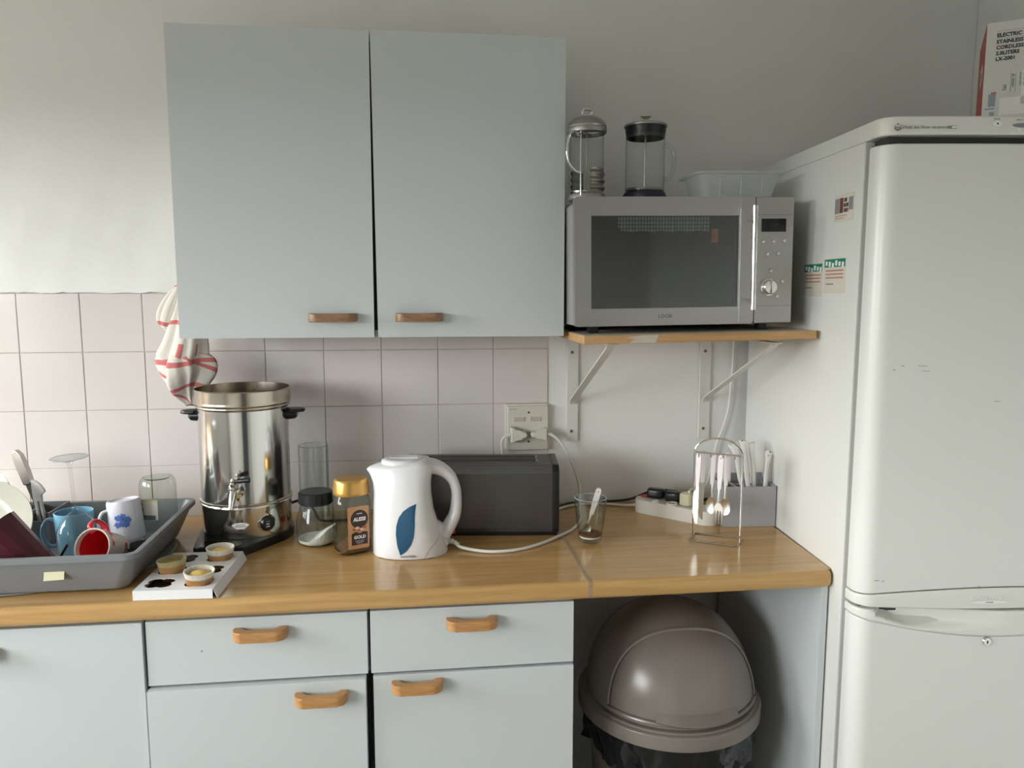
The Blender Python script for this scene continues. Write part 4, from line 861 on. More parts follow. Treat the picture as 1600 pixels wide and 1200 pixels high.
# ------------------------------------------------------------------ double socket
so = thing('wall_socket', 'cream double wall socket with two switches, above the toaster', 'socket', (1.3085, 0, 1.1225))
obj('back_box', bx(-0.0605, 0.0575, -0.0085, 0.0045, -0.061, 0.0655, 0.002), CREAM, so)
pl_ = obj('face_plate', bx(-0.0560, 0.0585, -0.0155, -0.0080, -0.0635, 0.0610, 0.0025, 3), mat('socket_cream', (0.62, 0.60, 0.53), 0.35), so)
for x in (-0.0235, 0.0215):
    f_ = obj('switch_frame', bx(x-0.0165, x+0.0165, -0.0163, -0.0150, 0.0165, 0.0315, 0.0006), CREAM, so)
    obj('switch', prism([(-0.0148, 0.0), (0.0148, 0.0), (0.0148, -0.0022), (-0.0148, -0.0048)], 0.0180, 0.0300, 'Z'), mat('switch_pinkish', (0.52, 0.46, 0.42), 0.35), f_, (x, -0.0160, 0))
for z in (0.0425, -0.0395): obj('screw', xf(lathe([(0.0003, 0.0012), (0.0028, 0.001), (0.003, 0)], 12, True), Matrix.Translation((0.0035, -0.0155, z)) @ Matrix.Rotation(R(90), 4, 'X')), INK, so)
text('CRABTREE', 0.0042, INKG, pl_, (-0.049, -0.0157, 0.0505), (R(90), 0, 0))

# ------------------------------------------------------------------ glass mug with spoon
gm = thing('glass_mug', 'small clear glass mug with coffee and sugar at the bottom', 'mug', (1.414, -0.345, ZC))
obj('glass_body', lathe([(0.0005, 0.003), (0.022, 0.002), (0.0265, 0.006), (0.0290, 0.014), (0.0345, 0.060), (0.0385, 0.108), (0.0383, 0.1095), (0.0370, 0.109), (0.0325, 0.060), (0.0270, 0.016), (0.0225, 0.011), (0.0005, 0.010)], 40), GLASS, gm, sharp=70)
obj('handle', tube([(0.024, 0.024, 0.083), (0.030, 0.034, 0.085), (0.035, 0.043, 0.070), (0.034, 0.041, 0.048), (0.026, 0.028, 0.036), (0.020, 0.022, 0.036)], 0.0038, 10, smooth=5), GLASS, gm, sharp=80)
obj('sugar', lathe([(0.0005, 0.0105), (0.022, 0.0115), (0.0255, 0.0140), (0.0264, 0.0175), (0.0005, 0.0180)], 32), mat('white_sugar', (0.86, 0.85, 0.82), 0.9), gm)
obj('coffee_powder', lathe([(0.0005, 0.0180), (0.0264, 0.0177), (0.0272, 0.0225), (0.018, 0.0240), (0.0005, 0.0225)], 32), mat('coffee_powder', (0.14, 0.055, 0.02), 0.9, bump=0.8, bscale=250), gm)
def spoon_bowl(w, L, d, m_pts=12):
    bm = bmesh.new(); V = []
    for j in range(m_pts+1):
        t = j/m_pts; hw = w*math.sqrt(max(0, 1-(2*t-1)**2))*(1.0-0.25*(0.5-t)) + 0.0006
        V.append([bm.verts.new((hw*(-1+2*i/8), d*(1-(-1+2*i/8)**2)*math.sin(math.pi*t), -L*t)) for i in range(9)])
    for j in range(m_pts):
        for i in range(8): bm.faces.new((V[j][i], V[j][i+1], V[j+1][i+1], V[j+1][i]))
    r = bmesh.ops.extrude_face_region(bm, geom=bm.faces[:]); bmesh.ops.translate(bm, vec=(0, 0.0009, 0), verts=[g for g in r['geom'] if isinstance(g, bmesh.types.BMVert)])
    return bm
CHANDLE = mat('white_lilac_handle', (0.80, 0.75, 0.76), 0.25)
def handle_flat(L, w0, w1, t, hole=True):
    """flat tapering cutlery handle hanging down from z=0, with a pierced end"""
    out = [(-w0*0.7, -0.0005), (-w0*0.35, 0.001), (w0*0.35, 0.001), (w0*0.7, -0.0005), (w0, -0.006), (w0*0.98, -L*0.5), (w1, -L), (-w1, -L), (-w0*0.98, -L*0.5), (-w0, -0.006)]
    bm = bmesh.new(); I = [[(0.0014*math.cos(R(45*k)), -0.0075+0.0022*math.sin(R(45*k))) for k in range(8)]] if hole else []
    return frame_plate(out, I, -t/2, t/2, bm)
def cutlery(name, label, kind, loc, rot, HL=0.066, group=None):
    t = thing(name, label, kind if kind != 'teaspoon' else 'spoon', loc, rot, group)
    obj('handle', handle_flat(HL, 0.0062, 0.0042, 0.0055), CHANDLE, t, label='white handle')
    if kind == 'knife':
        P = [(-0.0032, 0), (0.0040, 0), (0.0046, -0.018), (0.0052, -0.080), (0.0050, -0.093), (0.0020, -0.094), (-0.0040, -0.086), (-0.0088, -0.066), (-0.0098, -0.030), (-0.0085, -0.016), (-0.0040, -0.010)]
        bm = prism([(x, z-HL) for x, z in P], -0.0009, 0.0009, 'Y'); obj('blade', bm, SILVER, t)
    elif kind == 'fork':
        obj('neck', tube([(0, 0, -HL+0.002), (0, -0.0012, -HL-0.020), (0, 0.001, -HL-0.034)], lambda q: 0.0034-0.0010*math.sin(math.pi*q)+0.001*q, 10, flat=(0.5, 1), upv=(0, 1, 0)), SILVER, t)
        P = [(-0.0030, -0.032), (0.0030, -0.032), (0.0095, -0.044), (0.0115, -0.053), (-0.0115, -0.053), (-0.0095, -0.044)]
        bm = prism([(x, z-HL) for x, z in P], -0.0002, 0.0012, 'Y'); obj('root', bm, SILVER, t)
        for k in range(4):
            x = -0.0098+0.00653*k; obj('tine', tube([(x, 0.0005, -HL-0.0525), (x*1.02, -0.002, -HL-0.066), (x*1.04, 0.0005, -HL-0.085)], lambda q: 0.0019-0.0008*q, 8), SILVER, t)
    else:
        s = 1.0 if kind == 'spoon' else 0.72
        obj('neck', tube([(0, 0, -HL+0.002), (0, -0.0012, -HL-0.018*s), (0, 0.001, -HL-0.034*s)], lambda q: 0.0034-0.0012*math.sin(math.pi*q), 10, flat=(0.5, 1), upv=(0, 1, 0)), SILVER, t)
        obj('bowl', xf(spoon_bowl(0.0130*s, 0.044*s, 0.0045*s), Matrix.Translation((0, 0, -HL-0.031*s))), SILVER, t)
    return t
obj('rim', tube([(0.0378*math.cos(R(10*k)), 0.0378*math.sin(R(10*k)), 0.1092) for k in range(36)], 0.0011, 6, closed=True), RIM, gm)
sp_ = cutlery('teaspoon', 'white-handled teaspoon leaning in the glass mug', 'teaspoon', (1.4345, -0.3475, ZC+0.131), (R(4), R(15.5), 0), 0.066)

# ------------------------------------------------------------------ power strip, plugs and cables
ps = thing('power_strip', 'white multi-socket power strip with a red switch on the right worktop', 'power strip', (1.6885, -0.165, ZC), (0, 0, R(-45)))
bm = prism([(x*1.0, y) for x, y in rrect(0.235, 0.064, 0.031, 8)], 0.0, 0.036); bev(bm, 0.004, 3, lambda e: min(v.co.z for v in e.verts) > 0.035)
PSM = mat('power_strip_white', (0.70, 0.68, 0.63), 0.35)
sb = obj('body', bm, PSM, ps)
sw = obj('switch', bx(-0.106, -0.088, 0.002, 0.016, 0.034, 0.041, 0.002), RED, ps, rot=(0, 0, 0), label='small red rocker switch')
def outlet(x, y, r):
    o = obj('outlet', lathe([(r, 0.035), (r, 0.040), (r-0.0025, 0.0405), (r-0.004, 0.0375), (0.0006, 0.0370)], 28, c=(x, y, 0)), PSM, ps)
    for k in range(3): a = R(90+120*k); obj('hole', lathe([(0.0004, 0.0376), (0.0022, 0.0374)], 10, True, c=(x+0.006*math.cos(a), y+0.006*math.sin(a), 0.0)), INK, o)
outlet(-0.050, -0.020, 0.0095); outlet(-0.004, -0.0155, 0.0155)
psM = Matrix.Translation((1.6885, -0.165, ZC)) @ Matrix.Rotation(R(-45), 4, 'Z')
def wp(x, y, z): return tuple(psM @ Vector((x, y, z)))
def strip_plug(label, x, y, ang, m, l_, w_, h_, cable, group=None):
    t = thing('plug', label, 'plug', wp(x, y, 0.0362), (0, 0, R(-45+ang)))
    bm = prism([(-l_/2, -w_*0.42), (l_*0.18, -w_*0.5), (l_/2, -w_*0.30), (l_/2, w_*0.30), (l_*0.18, w_*0.5), (-l_/2, w_*0.42)], 0.0, h_); bev(bm, h_*0.28, 3, lambda e: True)
    obj('plug_body', bm, m, t)
    if cable:
        Mi = (Matrix.Translation(wp(x, y, 0.0362)) @ Matrix.Rotation(R(-45+ang), 4, 'Z')).inverted()
        obj('cable', tube([tuple(Mi @ Vector(p)) for p in cable], 0.0036, 8, smooth=6), BLACKR if m is BLACKP else WCABLE, t)
    return t
strip_plug('black plug nearest the red switch of the power strip', -0.067, 0.016, 14, BLACKP, 0.050, 0.030, 0.027, [wp(-0.040, 0.024, 0.050), wp(-0.015, 0.036, 0.058), (1.66, -0.062, 0.945), (1.60, -0.024, 0.9115), (1.52, -0.014, 0.9045), (1.44, -0.016, 0.9045), (1.395, -0.045, 0.9045), (1.365, -0.075, 0.9045)])
strip_plug('second black plug in the power strip, beside the cream adapter', -0.014, 0.012, 8, BLACKP, 0.046, 0.030, 0.028, [wp(0.008, 0.016, 0.052), wp(0.030, 0.030, 0.058), (1.742, -0.105, 0.94), (1.77, -0.06, 0.91), (1.80, -0.03, 0.9045), (1.85, -0.022, 0.9045)])
strip_plug('yellowed cream plug behind the hanging knives', 0.032, -0.002, 0, CREAMY, 0.034, 0.034, 0.034, None)
obj('cord', tube([tuple(psM.inverted() @ Vector(p)) for p in [(1.602, -0.083, 0.912), (1.575, -0.062, 0.9055), (1.53, -0.040, 0.9046), (1.46, -0.034, 0.9046), (1.40, -0.060, 0.9046), (1.37, -0.11, 0.9046)]], 0.0036, 8, smooth=6), WCABLE, ps)
tag(obj('microwave_cable', tube([(1.893, -0.022, 1.452), (1.898, -0.016, 1.395), (1.9005, -0.010, 1.336), (1.8965, -0.010, 1.235), (1.8905, -0.010, 1.1615), (1.874, -0.012, 1.105), (1.859, -0.014, 1.069), (1.842, -0.02, 1.00), (1.812, -0.06, 0.955), (1.765, -0.13, 0.965), (1.735, -0.165, 0.975), wp(0.036, 0.000, 0.0725)], 0.0034, 10, smooth=6), WCABLE), 'white power cable running down the wall from the microwave shelf', 'cable')

# ------------------------------------------------------------------ grey caddy with paper sleeves
cd = thing('caddy', 'grey plastic caddy of wrapped stirrers against the fridge', 'caddy', (1.9135, -0.279, ZC), (0, 0, R(-4)))
cwid, cdep, chgt = 0.136, 0.105, 0.104
bm = bmesh.new(); th = 0.0028
add_box(bm, -cwid, -0.001, 0, th, 0.004, chgt); add_box(bm, -cwid, -cwid+th, th, cdep, 0.004, chgt); add_box(bm, -th-0.001, -0.001, th, cdep, 0.004, chgt); add_box(bm, -cwid, -0.001, cdep-th, cdep, 0.004, chgt+0.012); add_box(bm, -cwid, -0.001, th, cdep-th, 0.004, 0.008)
obj('tray', bm, GREYC, cd)
obj('base', bx(-cwid-0.001, 0.0, -0.002, cdep+0.001, 0.0, 0.005, 0.001), GREYC, cd)
obj('divider', bx(-0.100, -0.097, th, cdep-th, 0.006, chgt-0.004), GREYC, cd); obj('divider', bx(-0.097, -0.004, 0.050, 0.053, 0.006, chgt-0.004), GREYC, cd)
cdM = Matrix.Translation((1.9135, -0.279, ZC)) @ Matrix.Rotation(R(-4), 4, 'Z')
tag(obj('paper_card', bx(-0.018, 0.018, -0.0006, 0.0006, 0, 0.142, 0.0003), mat('plain_white_paper', (0.74, 0.74, 0.72), 0.6), None, tuple(cdM @ Vector((-0.112, 0.070, 0.009))), (R(-4), 0, R(-4))), 'upright white paper card in the left of the grey caddy', 'card')
def sleeve(label, base, top, w, flare, seed):
    rnd = random.Random(seed); b0 = cdM @ Vector(base); t0 = cdM @ Vector(top); pts = [b0.lerp(t0, k/9) for k in range(10)]
    bm = bmesh.new(); rs = []; d = (t0-b0).normalized(); sdir = d.cross(Vector((0.25, 1, 0))).normalized(); dep = d.cross(sdir)
    for k, p in enumerate(pts):
        f = w*(1+(flare if k == 9 else (0.35*flare if k == 8 else 0))); th_ = 0.0034 if k < 8 else 0.0016
        r = []
        for i in range(14):
            a = 2*math.pi*i/14; j = 1+rnd.uniform(-0.10, 0.10)
            r.append(p+sdir*(f*j*math.cos(a)+0.0012*math.sin(k*1.3+seed))+dep*(th_*j*math.sin(a))+d*(rnd.uniform(-0.004, 0.004) if k == 9 else 0))
        rs.append(r)
    rings(bm, rs)
    return tag(obj('paper_sleeve', bm, PAPER, sharp=25), label, 'stirrer', 'paper-wrapped stirrers in the grey caddy')
sleeve('wrapped paper stirrer leaning furthest left, with a frayed flared tip', (-0.060, 0.030, 0.010), (-0.098, 0.050, 0.206), 0.0058, 1.6, 1)
sleeve('tallest wrapped paper stirrer, second from the left in the caddy', (-0.050, 0.022, 0.010), (-0.078, 0.040, 0.216), 0.0062, 0.4, 2)
sleeve('upright wrapped paper stirrer in the middle of the bunch', (-0.040, 0.028, 0.010), (-0.054, 0.042, 0.210), 0.0058, 0.5, 3)
sleeve('greyish wrapped stirrer standing behind the middle one', (-0.034, 0.064, 0.010), (-0.043, 0.082, 0.196), 0.0050, 0.2, 4)
sleeve('wrapped stirrer with printed marks leaning right towards the fridge', (-0.034, 0.018, 0.010), (-0.013, 0.028, 0.178), 0.0048, 0.3, 5)
sleeve('last wrapped stirrer on the right, leaning on the fridge side', (-0.022, 0.030, 0.010), (-0.009, 0.040, 0.186), 0.0054, 0.9, 6)

# ------------------------------------------------------------------ hanging cutlery stand
cs = thing('cutlery_stand', 'arched steel wire stand holding white-handled cutlery', 'stand', (1.7186, -0.3700, ZC), (0, 0, R(-33.5)))
L2, W2, wr = 0.0565, 0.032, 0.0018
obj('base_frame', tube([(-L2, -W2, wr), (L2, -W2, wr), (L2, W2, wr), (-L2, W2, wr)], wr, 8, closed=True), CHROME, cs)
arch = [(-L2, 0, wr), (-L2, 0, 0.11), (-L2, 0, 0.212)]+[(-L2*math.cos(R(a)), 0, 0.212+0.038*math.sin(R(a))) for a in range(12, 180, 12)]+[(L2, 0, 0.212), (L2, 0, 0.11), (L2, 0, wr)]
obj('arch', tube(arch, 0.0020, 8), CHROME, cs)
obj('cross_bar', tube([(-L2, 0, 0.2125), (L2, 0, 0.2125)], 0.0018, 8), CHROME, cs)
HX = (-0.042, -0.014, 0.014, 0.042)
for x in HX:
    for sgn in (-1, 1): obj('hook', tube([(x, 0, 0.2125), (x, 0.010*sgn, 0.2090), (x, 0.0175*sgn, 0.2065), (x, 0.0205*sgn, 0.2085), (x, 0.0215*sgn, 0.2145)], 0.0012, 6, smooth=3), CHROME, cs)
csM = Matrix.Translation((1.7186, -0.3700, ZC)) @ Matrix.Rotation(R(-33.5), 4, 'Z')
def hang(name, label, kind, x, side, tw, HL=0.080):
    p = csM @ Vector((x, 0.0175*side, 0.2065+0.0070)); return cutlery(name, label, kind, tuple(p), (0, R(1.5), R(tw)), HL)
hang('table_knife', 'broad bright knife hanging at the front left of the wire stand', 'knife', HX[0], -1, -44)
hang('table_knife', 'second knife hanging edge-on behind the front one', 'knife', HX[0]+0.004, 1, -8, 0.078)
hang('dessert_spoon', 'white-handled spoon hanging in the middle of the wire stand', 'spoon', HX[1], 1, -44)
hang('table_fork', 'four-tined fork hanging at the front of the wire stand', 'fork', HX[2]-0.004, -1, -36, 0.082)
hang('dessert_spoon', 'spoon hanging half hidden behind the front fork', 'spoon', HX[2]+0.004, 1, -30)

# ------------------------------------------------------------------ things on the microwave
def mwtop(x): return MZ+mwH-0.0008+0.0135*(x-MX)
fx, fy = 1.397, -0.338
f1 = thing('cafetiere', 'steel cafetiere with a domed lid, left on the microwave beside the cabinet', 'cafetiere', (fx, fy, mwtop(fx)), (0, 0, R(8)))
obj('beaker', lathe([(0.0005, 0.010), (0.036, 0.010), (0.0385, 0.014), (0.0385, 0.150), (0.0392, 0.151)], 44), GLASS, f1, sharp=70)
fr_ = obj('frame_base', lathe([(0.0005, 0.002), (0.040, 0.002), (0.043, 0.005), (0.0425, 0.012), (0.0400, 0.016)], 44), STEEL, f1)
for half in (0, 1):
    bm = bmesh.new(); a0 = R(-100+180*half); rows = []
    for j in range(25):
        z = 0.010+0.062*j/24; rr = 0.0402+0.0016*math.sin(j/24*math.pi*8); rows.append([bm.verts.new((rr*math.cos(a0+R(110)*i/24), rr*math.sin(a0+R(110)*i/24), z)) for i in range(25)])
    for j in range(24):
        for i in range(24): bm.faces.new((rows[j][i], rows[j][i+1], rows[j+1][i+1], rows[j+1][i]))
    obj('frame_band', bm, mat('dark_brushed_steel', (0.30, 0.28, 0.25), 0.3, metal=1), f1, sharp=70)
obj('lid', lathe([(0.0405, 0.149), (0.0440, 0.151), (0.0448, 0.159), (0.0430, 0.162), (0.0445, 0.165), (0.0410, 0.173), (0.0330, 0.181), (0.0200, 0.187), (0.0060, 0.1895), (0.0005, 0.1895)], 48), STEEL, f1, sharp=50)
obj('knob', tube([(-0.0005, 0, 0.1895), (-0.0095, 0, 0.1925), (-0.0110, 0, 0.1990), (-0.006, 0, 0.2035), (0.006, 0, 0.2035), (0.0110, 0, 0.1990), (0.0095, 0, 0.1925), (0.0005, 0, 0.1895)], 0.0034, 10, smooth=4), CHROME, f1)
obj('rim', tube([(0.0388*math.cos(R(10*k)), 0.0388*math.sin(R(10*k)), 0.0115) for k in range(36)], 0.0009, 6, closed=True), RIM, f1)
obj('rod', tube([(0, 0, 0.02), (0, 0, 0.187)], 0.0017, 8), STEEL, f1)
obj('plunger', lathe([(0.0005, 0.017), (0.036, 0.018), (0.0365, 0.022), (0.0005, 0.024)], 32), STEEL, f1)
hh = obj('handle', tube([(-0.030, -0.026, 0.140), (-0.038, -0.034, 0.148), (-0.054, -0.040, 0.140), (-0.062, -0.044, 0.112), (-0.058, -0.042, 0.080), (-0.040, -0.036, 0.062), (-0.028, -0.032, 0.060)], 0.0026, 10, smooth=6), CHROME, f1)
obj('upright', tube([(-0.026, -0.031, 0.010), (-0.0265, -0.0315, 0.070), (-0.0265, -0.0315, 0.150)], 0.0045, 8, flat=(0.35, 1)), CHROME, f1)
obj('rivet', xf(lathe([(0.0005, 0.004), (0.005, 0.003), (0.0062, 0.0)], 16, True), Matrix.Translation((-0.027, -0.0335, 0.147)) @ Matrix.Rotation(R(50), 4, 'Z') @ Matrix.Rotation(R(90), 4, 'X')), CHROME, hh)
fx, fy = 1.5445, -0.300
f2 = thing('cafetiere', 'glass cafetiere with a navy base and black lid, middle of the microwave top', 'cafetiere', (fx, fy, mwtop(fx)), (0, 0, 0))
obj('beaker', lathe([(0.0005, 0.020), (0.042, 0.020), (0.0455, 0.026), (0.0455, 0.163), (0.0470, 0.166)], 48), GLASS, f2, sharp=70)
obj('base', lathe([(0.0005, 0.001), (0.049, 0.001), (0.0505, 0.004), (0.0505, 0.018), (0.0475, 0.024), (0.044, 0.024), (0.044, 0.020)], 48), NAVY, f2)
obj('lid_band', lathe([(0.0440, 0.148), (0.0448, 0.150), (0.0475, 0.170), (0.0480, 0.173)], 48), BLACKP, f2)
obj('lid', lathe([(0.0470, 0.1725), (0.0500, 0.1735), (0.0500, 0.1770), (0.0470, 0.1795), (0.0080, 0.1815), (0.0005, 0.1815)], 48), STEEL, f2)
obj('rod', tube([(0, 0, 0.034), (0, 0, 0.200)], 0.0020, 10), STEEL, f2)
obj('knob', lathe([(0.0030, 0.181), (0.0045, 0.186), (0.0030, 0.191), (0.0100, 0.1955), (0.0140, 0.197), (0.0140, 0.1985), (0.0090, 0.2010), (0.0005, 0.2015)], 24), CHROME, f2)
obj('plunger', lathe([(0.0005, 0.027), (0.0435, 0.028), (0.0445, 0.031), (0.0435, 0.034), (0.0005, 0.036)], 40), STEEL, f2)
obj('handle', tube([(0.043, 0.000, 0.128), (0.054, -0.002, 0.134), (0.0655, -0.004, 0.122), (0.0690, -0.005, 0.095), (0.0640, -0.004, 0.070), (0.052, -0.002, 0.056), (0.043, 0.000, 0.060)], 0.0058, 14, smooth=6, flat=(0.8, 1.2)), GLASS, f2, sharp=80)
tbx = thing('food_tub', 'frosted rectangular plastic tub on its white lid, right on the microwave', 'tub', (1.7560, -0.372, mwtop(1.7560)), (0, -0.0135, 0))
def rr3(w, d, r, z, cy=0.075): return [(x, y+cy, z) for x, y in rrect(w, d, r, 6)]
obj('lid', rings(bmesh.new(), [rr3(0.214, 0.148, 0.014, 0.0002), rr3(0.218, 0.152, 0.016, 0.0012), rr3(0.218, 0.152, 0.016, 0.0040), rr3(0.214, 0.148, 0.014, 0.0055)]), mat('white_lid', (0.78, 0.79, 0.78), 0.35), tbx, label='white flat lid under the tub')
obj('tub', rings(bmesh.new(), [rr3(0.160, 0.100, 0.018, 0.0060), rr3(0.168, 0.108, 0.020, 0.0075), rr3(0.180, 0.120, 0.022, 0.030), rr3(0.192, 0.132, 0.024, 0.058), rr3(0.196, 0.136, 0.025, 0.060), rr3(0.218, 0.150, 0.027, 0.061), rr3(0.219, 0.151, 0.027, 0.065), rr3(0.204, 0.142, 0.025, 0.066)], True, False), TUBM, tbx, sharp=50)
for k in range(3): obj('rib', tube([(-0.05+0.05*k, 0.0135, 0.012), (-0.05+0.05*k, 0.0085, 0.050)], 0.0016, 6), TUBM, tbx)

# ------------------------------------------------------------------ dish tub and the oval tray under it
tag(obj('draining_tray', rings(bmesh.new(), [ell(0.11, -0.315, ZC+0.0002, 0.330, 0.222, 72, 2.3), ell(0.11, -0.315, ZC+0.003, 0.335, 0.227, 72, 2.3), ell(0.11, -0.315, ZC+0.0042, 0.332, 0.224, 72, 2.3), ell(0.11, -0.315, ZC+0.0030, 0.322, 0.214, 72, 2.3)]), mat('tray_grey_green', (0.36, 0.37, 0.34), 0.35, metal=0.3), sharp=50), 'thin oval grey-green tray lying under the grey dish tub', 'tray')
TBX0, TBX1, TBY0, TBY1, TBZ = -0.14, 0.4575, -0.5665, -0.140, ZC+0.0044
dt = thing('dish_tub', 'grey plastic dish draining tub full of washing up', 'tub', (0.15875, -0.353, TBZ))
def trr(ins, z, r=0.03):
    w, d = TBX1-TBX0-2*ins, TBY1-TBY0-2*ins; return [(x, y, z) for x, y in rrect(w, d, r, 6)]
H = 0.0815
obj('tub_body', rings(bmesh.new(), [trr(0.040, 0.0, 0.02), trr(0.036, 0.001, 0.022), trr(0.033, 0.006, 0.024), trr(0.009, H-0.016, 0.021), trr(0.0085, H-0.014, 0.021), trr(0.0015, H-0.013, 0.024), trr(0.0, H-0.011, 0.024), trr(0.0, H-0.001, 0.024), trr(0.0015, H, 0.024), trr(0.0095, H, 0.021), trr(0.0115, H-0.001, 0.020), trr(0.036, 0.009, 0.022), trr(0.041, 0.0055, 0.02)]), GREYP, dt, sharp=40)
obj('sticky_note', xf(prism([(-0.0188, -0.0112), (0.0188, -0.0112), (0.0188, 0.0112), (-0.0188, 0.0112)], 0, 0.0006), Matrix.Translation((0.2980-0.15875, -0.5520+0.353+0.0006, 0.0430)) @ Matrix.Rotation(R(90-19.5), 4, 'X') @ Matrix.Rotation(R(2), 4, 'Z')), mat('pale_yellow_note', (0.66, 0.63, 0.42), 0.6), dt, label='small pale yellow note on the front')
bm = bmesh.new(); hx0, hx1, hy0, hy1, hz = -0.105, 0.006, 0.085, 0.195, 0.088
add_box(bm, hx0, hx1, hy0, hy0+0.003, 0.01, hz-0.018); add_box(bm, hx0, hx1, hy1-0.003, hy1, 0.01, hz); add_box(bm, hx0, hx0+0.003, hy0+0.003, hy1-0.003, 0.01, hz); add_box(bm, hx1-0.003, hx1, hy0+0.003, hy1-0.003, 0.01, hz); add_box(bm, hx0+0.05, hx0+0.053, hy0+0.003, hy1-0.003, 0.01, hz-0.006); add_box(bm, hx0, hx1, hy0+0.05, hy0+0.053, 0.01, hz-0.012)
obj('cutlery_holder', bm, GREYP, dt, label='grey divided cutlery compartment')
TZ = TBZ+0.0058
def lean_plate(name, label, r, loc, rot, m, prof=None):
    prof = prof or [(0.0005, 0.0), (r*0.58, 0.0), (r*0.68, 0.010), (r*0.98, 0.0195), (r, 0.0205), (r*0.99, 0.0225), (r*0.72, 0.0165), (r*0.69, 0.0150), (r*0.60, 0.0045), (0.0005, 0.0035)]
    return tag(obj(name, xf(lathe(prof, 56), Matrix.Translation((0, 0, 0))), m, None, loc, rot, sharp=45), label, 'plate' if 'plate' in name else 'lid')
CERAM = mat('cream_ceramic', (0.60, 0.59, 0.51), 0.2)
lean_plate('dinner_plate', 'cream dinner plate standing tilted at the left of the dish tub', 0.124, (0.050, -0.375, TZ+0.074), (R(44), 0, R(14)), CERAM)
lean_plate('pan_lid', 'shiny steel pan lid behind the cream plate', 0.095, (0.000, -0.275, TZ+0.104), (R(64), 0, R(10)), SILVER)
# maroon tumbler lying tilted in front of the plate
tm = tag(obj('tumbler', lathe([(0.0005, -0.060), (0.034, -0.060), (0.0365, -0.057), (0.0445, 0.070), (0.0435, 0.071), (0.0425, 0.069), (0.0345, -0.054), (0.0005, -0.056)], 14), mat('maroon_glaze', (0.075, 0.012, 0.022), 0.25, vary=0.25, vscale=25), sharp=20), 'dark maroon faceted tumbler lying tilted at the front left of the tub', 'tumbler')
tm.matrix_world = Matrix.Translation((0.209, -0.490, TZ+0.066)) @ Matrix.Rotation(R(-41), 4, 'Y')
# wine glass upside down
wg = thing('wine_glass', 'tall wine glass standing upside down in the tub', 'wine glass', (0.2830, -0.395, TZ), (R(1.5), R(-2.0), 0))
obj('bowl', lathe([(0.0335, 0.0005), (0.0345, 0.001), (0.0410, 0.030), (0.0430, 0.055), (0.0400, 0.080), (0.0310, 0.100), (0.0180, 0.114), (0.0070, 0.121), (0.0045, 0.124)], 44), GLASS, wg, sharp=80)
obj('stem', lathe([(0.0045, 0.124), (0.0060, 0.127), (0.0055, 0.130), (0.0038, 0.136), (0.0034, 0.190), (0.0042, 0.222), (0.0070, 0.229)], 20), GLASS, wg, sharp=80)
obj('foot', lathe([(0.0070, 0.229), (0.0200, 0.234), (0.0365, 0.2375), (0.0370, 0.2385), (0.0360, 0.2395), (0.0005, 0.2400)], 44), GLASS, wg, sharp=70)
obj('rim', tube([(0.0365*math.cos(R(10*k)), 0.0365*math.sin(R(10*k)), 0.2386) for k in range(36)], 0.0011, 6, closed=True), RIM, wg)
def mug(name, label, r0, r1, h, m, mi, loc, rot, ha, hm=None, hs=1.0):
    t = thing(name, label, 'mug', loc, rot)
    obj('body', lathe([(0.0005, 0.003), (r0*0.82, 0.003), (r0*0.86, 0.0), (r0*0.96, 0.0005), (r0, 0.006), (r0+(r1-r0)*0.5, h*0.5), (r1, h-0.001), (r1-0.0012, h), (r1-0.0030, h-0.001), (r0-0.004, 0.010), (r0*0.8, 0.0065), (0.0005, 0.0065)], 44), m, t, sharp=50)
    if mi: obj('inside_glaze', lathe([(r1-0.0031, h-0.0025), ((r0+r1)/2-0.0045, h*0.5), (r0-0.0052, 0.011), (r0*0.8, 0.0075), (0.0005, 0.0075)], 44), mi, t, sharp=60)
    c_, s2 = math.cos(R(ha)), math.sin(R(ha)); rm = (r0+r1)/2-0.002
    pts = [(rm, 0.80*h), (rm+0.014*hs, 0.86*h), (rm+0.026*hs, 0.70*h), (rm+0.027*hs, 0.46*h), (rm+0.016*hs, 0.26*h), (rm, 0.22*h)]
    obj('handle', tube([(a*c_, a*s2, z) for a, z in pts], 0.0046, 12, smooth=6, flat=(0.8, 1.35)), hm or m, t, sharp=80)
    return t
BLUE = mat('light_blue_ceramic', (0.17, 0.36, 0.50), 0.2)
mug('blue_mug', 'light blue mug standing behind the upturned wine glass', 0.036, 0.040, 0.098, BLUE, None, (0.2380, -0.312, TZ), (0, 0, 0), 195)
LIL = mat('white_lilac_ceramic', (0.70, 0.70, 0.78), 0.2)
mw2 = mug('flowered_mug', 'white mug with a blue flower print, upside down in the tub', 0.0355, 0.0375, 0.088, LIL, None, (0.3400, -0.300, TZ+0.118), (R(176), R(-6), R(0)), 150, None, 0.75)
fl_m = mat('blue_print', (0.10, 0.20, 0.55), 0.3, vary=0.5, vscale=90)
for k in range(9):
    a = R(62+4.5*k+3*math.sin(k*2.3)); z = 0.022+0.010*math.sin(k*1.7)+0.010; rr = 0.0374
    obj('flower_print', prism([(0.0065*(1+0.3*math.sin(3*q+k))*math.cos(R(36*q)), 0.0065*(1+0.3*math.sin(3*q+k))*math.sin(R(36*q))) for q in range(10)], 0, 0.0006), fl_m, mw2, (rr*math.cos(a), rr*math.sin(a), z+0.010), (R(90), 0, a+R(90)))
REDG = mat('red_ceramic', (0.60, 0.02, 0.035), 0.15)
rm = mug('red_mug', 'red-lined mug with a white rim and printed sides lying on its side', 0.0300, 0.0395, 0.086, mat('cream_rim_ceramic', (0.72, 0.62, 0.55), 0.25), REDG, (0, 0, 0), (0, 0, 0), 100, REDG, 1.0)
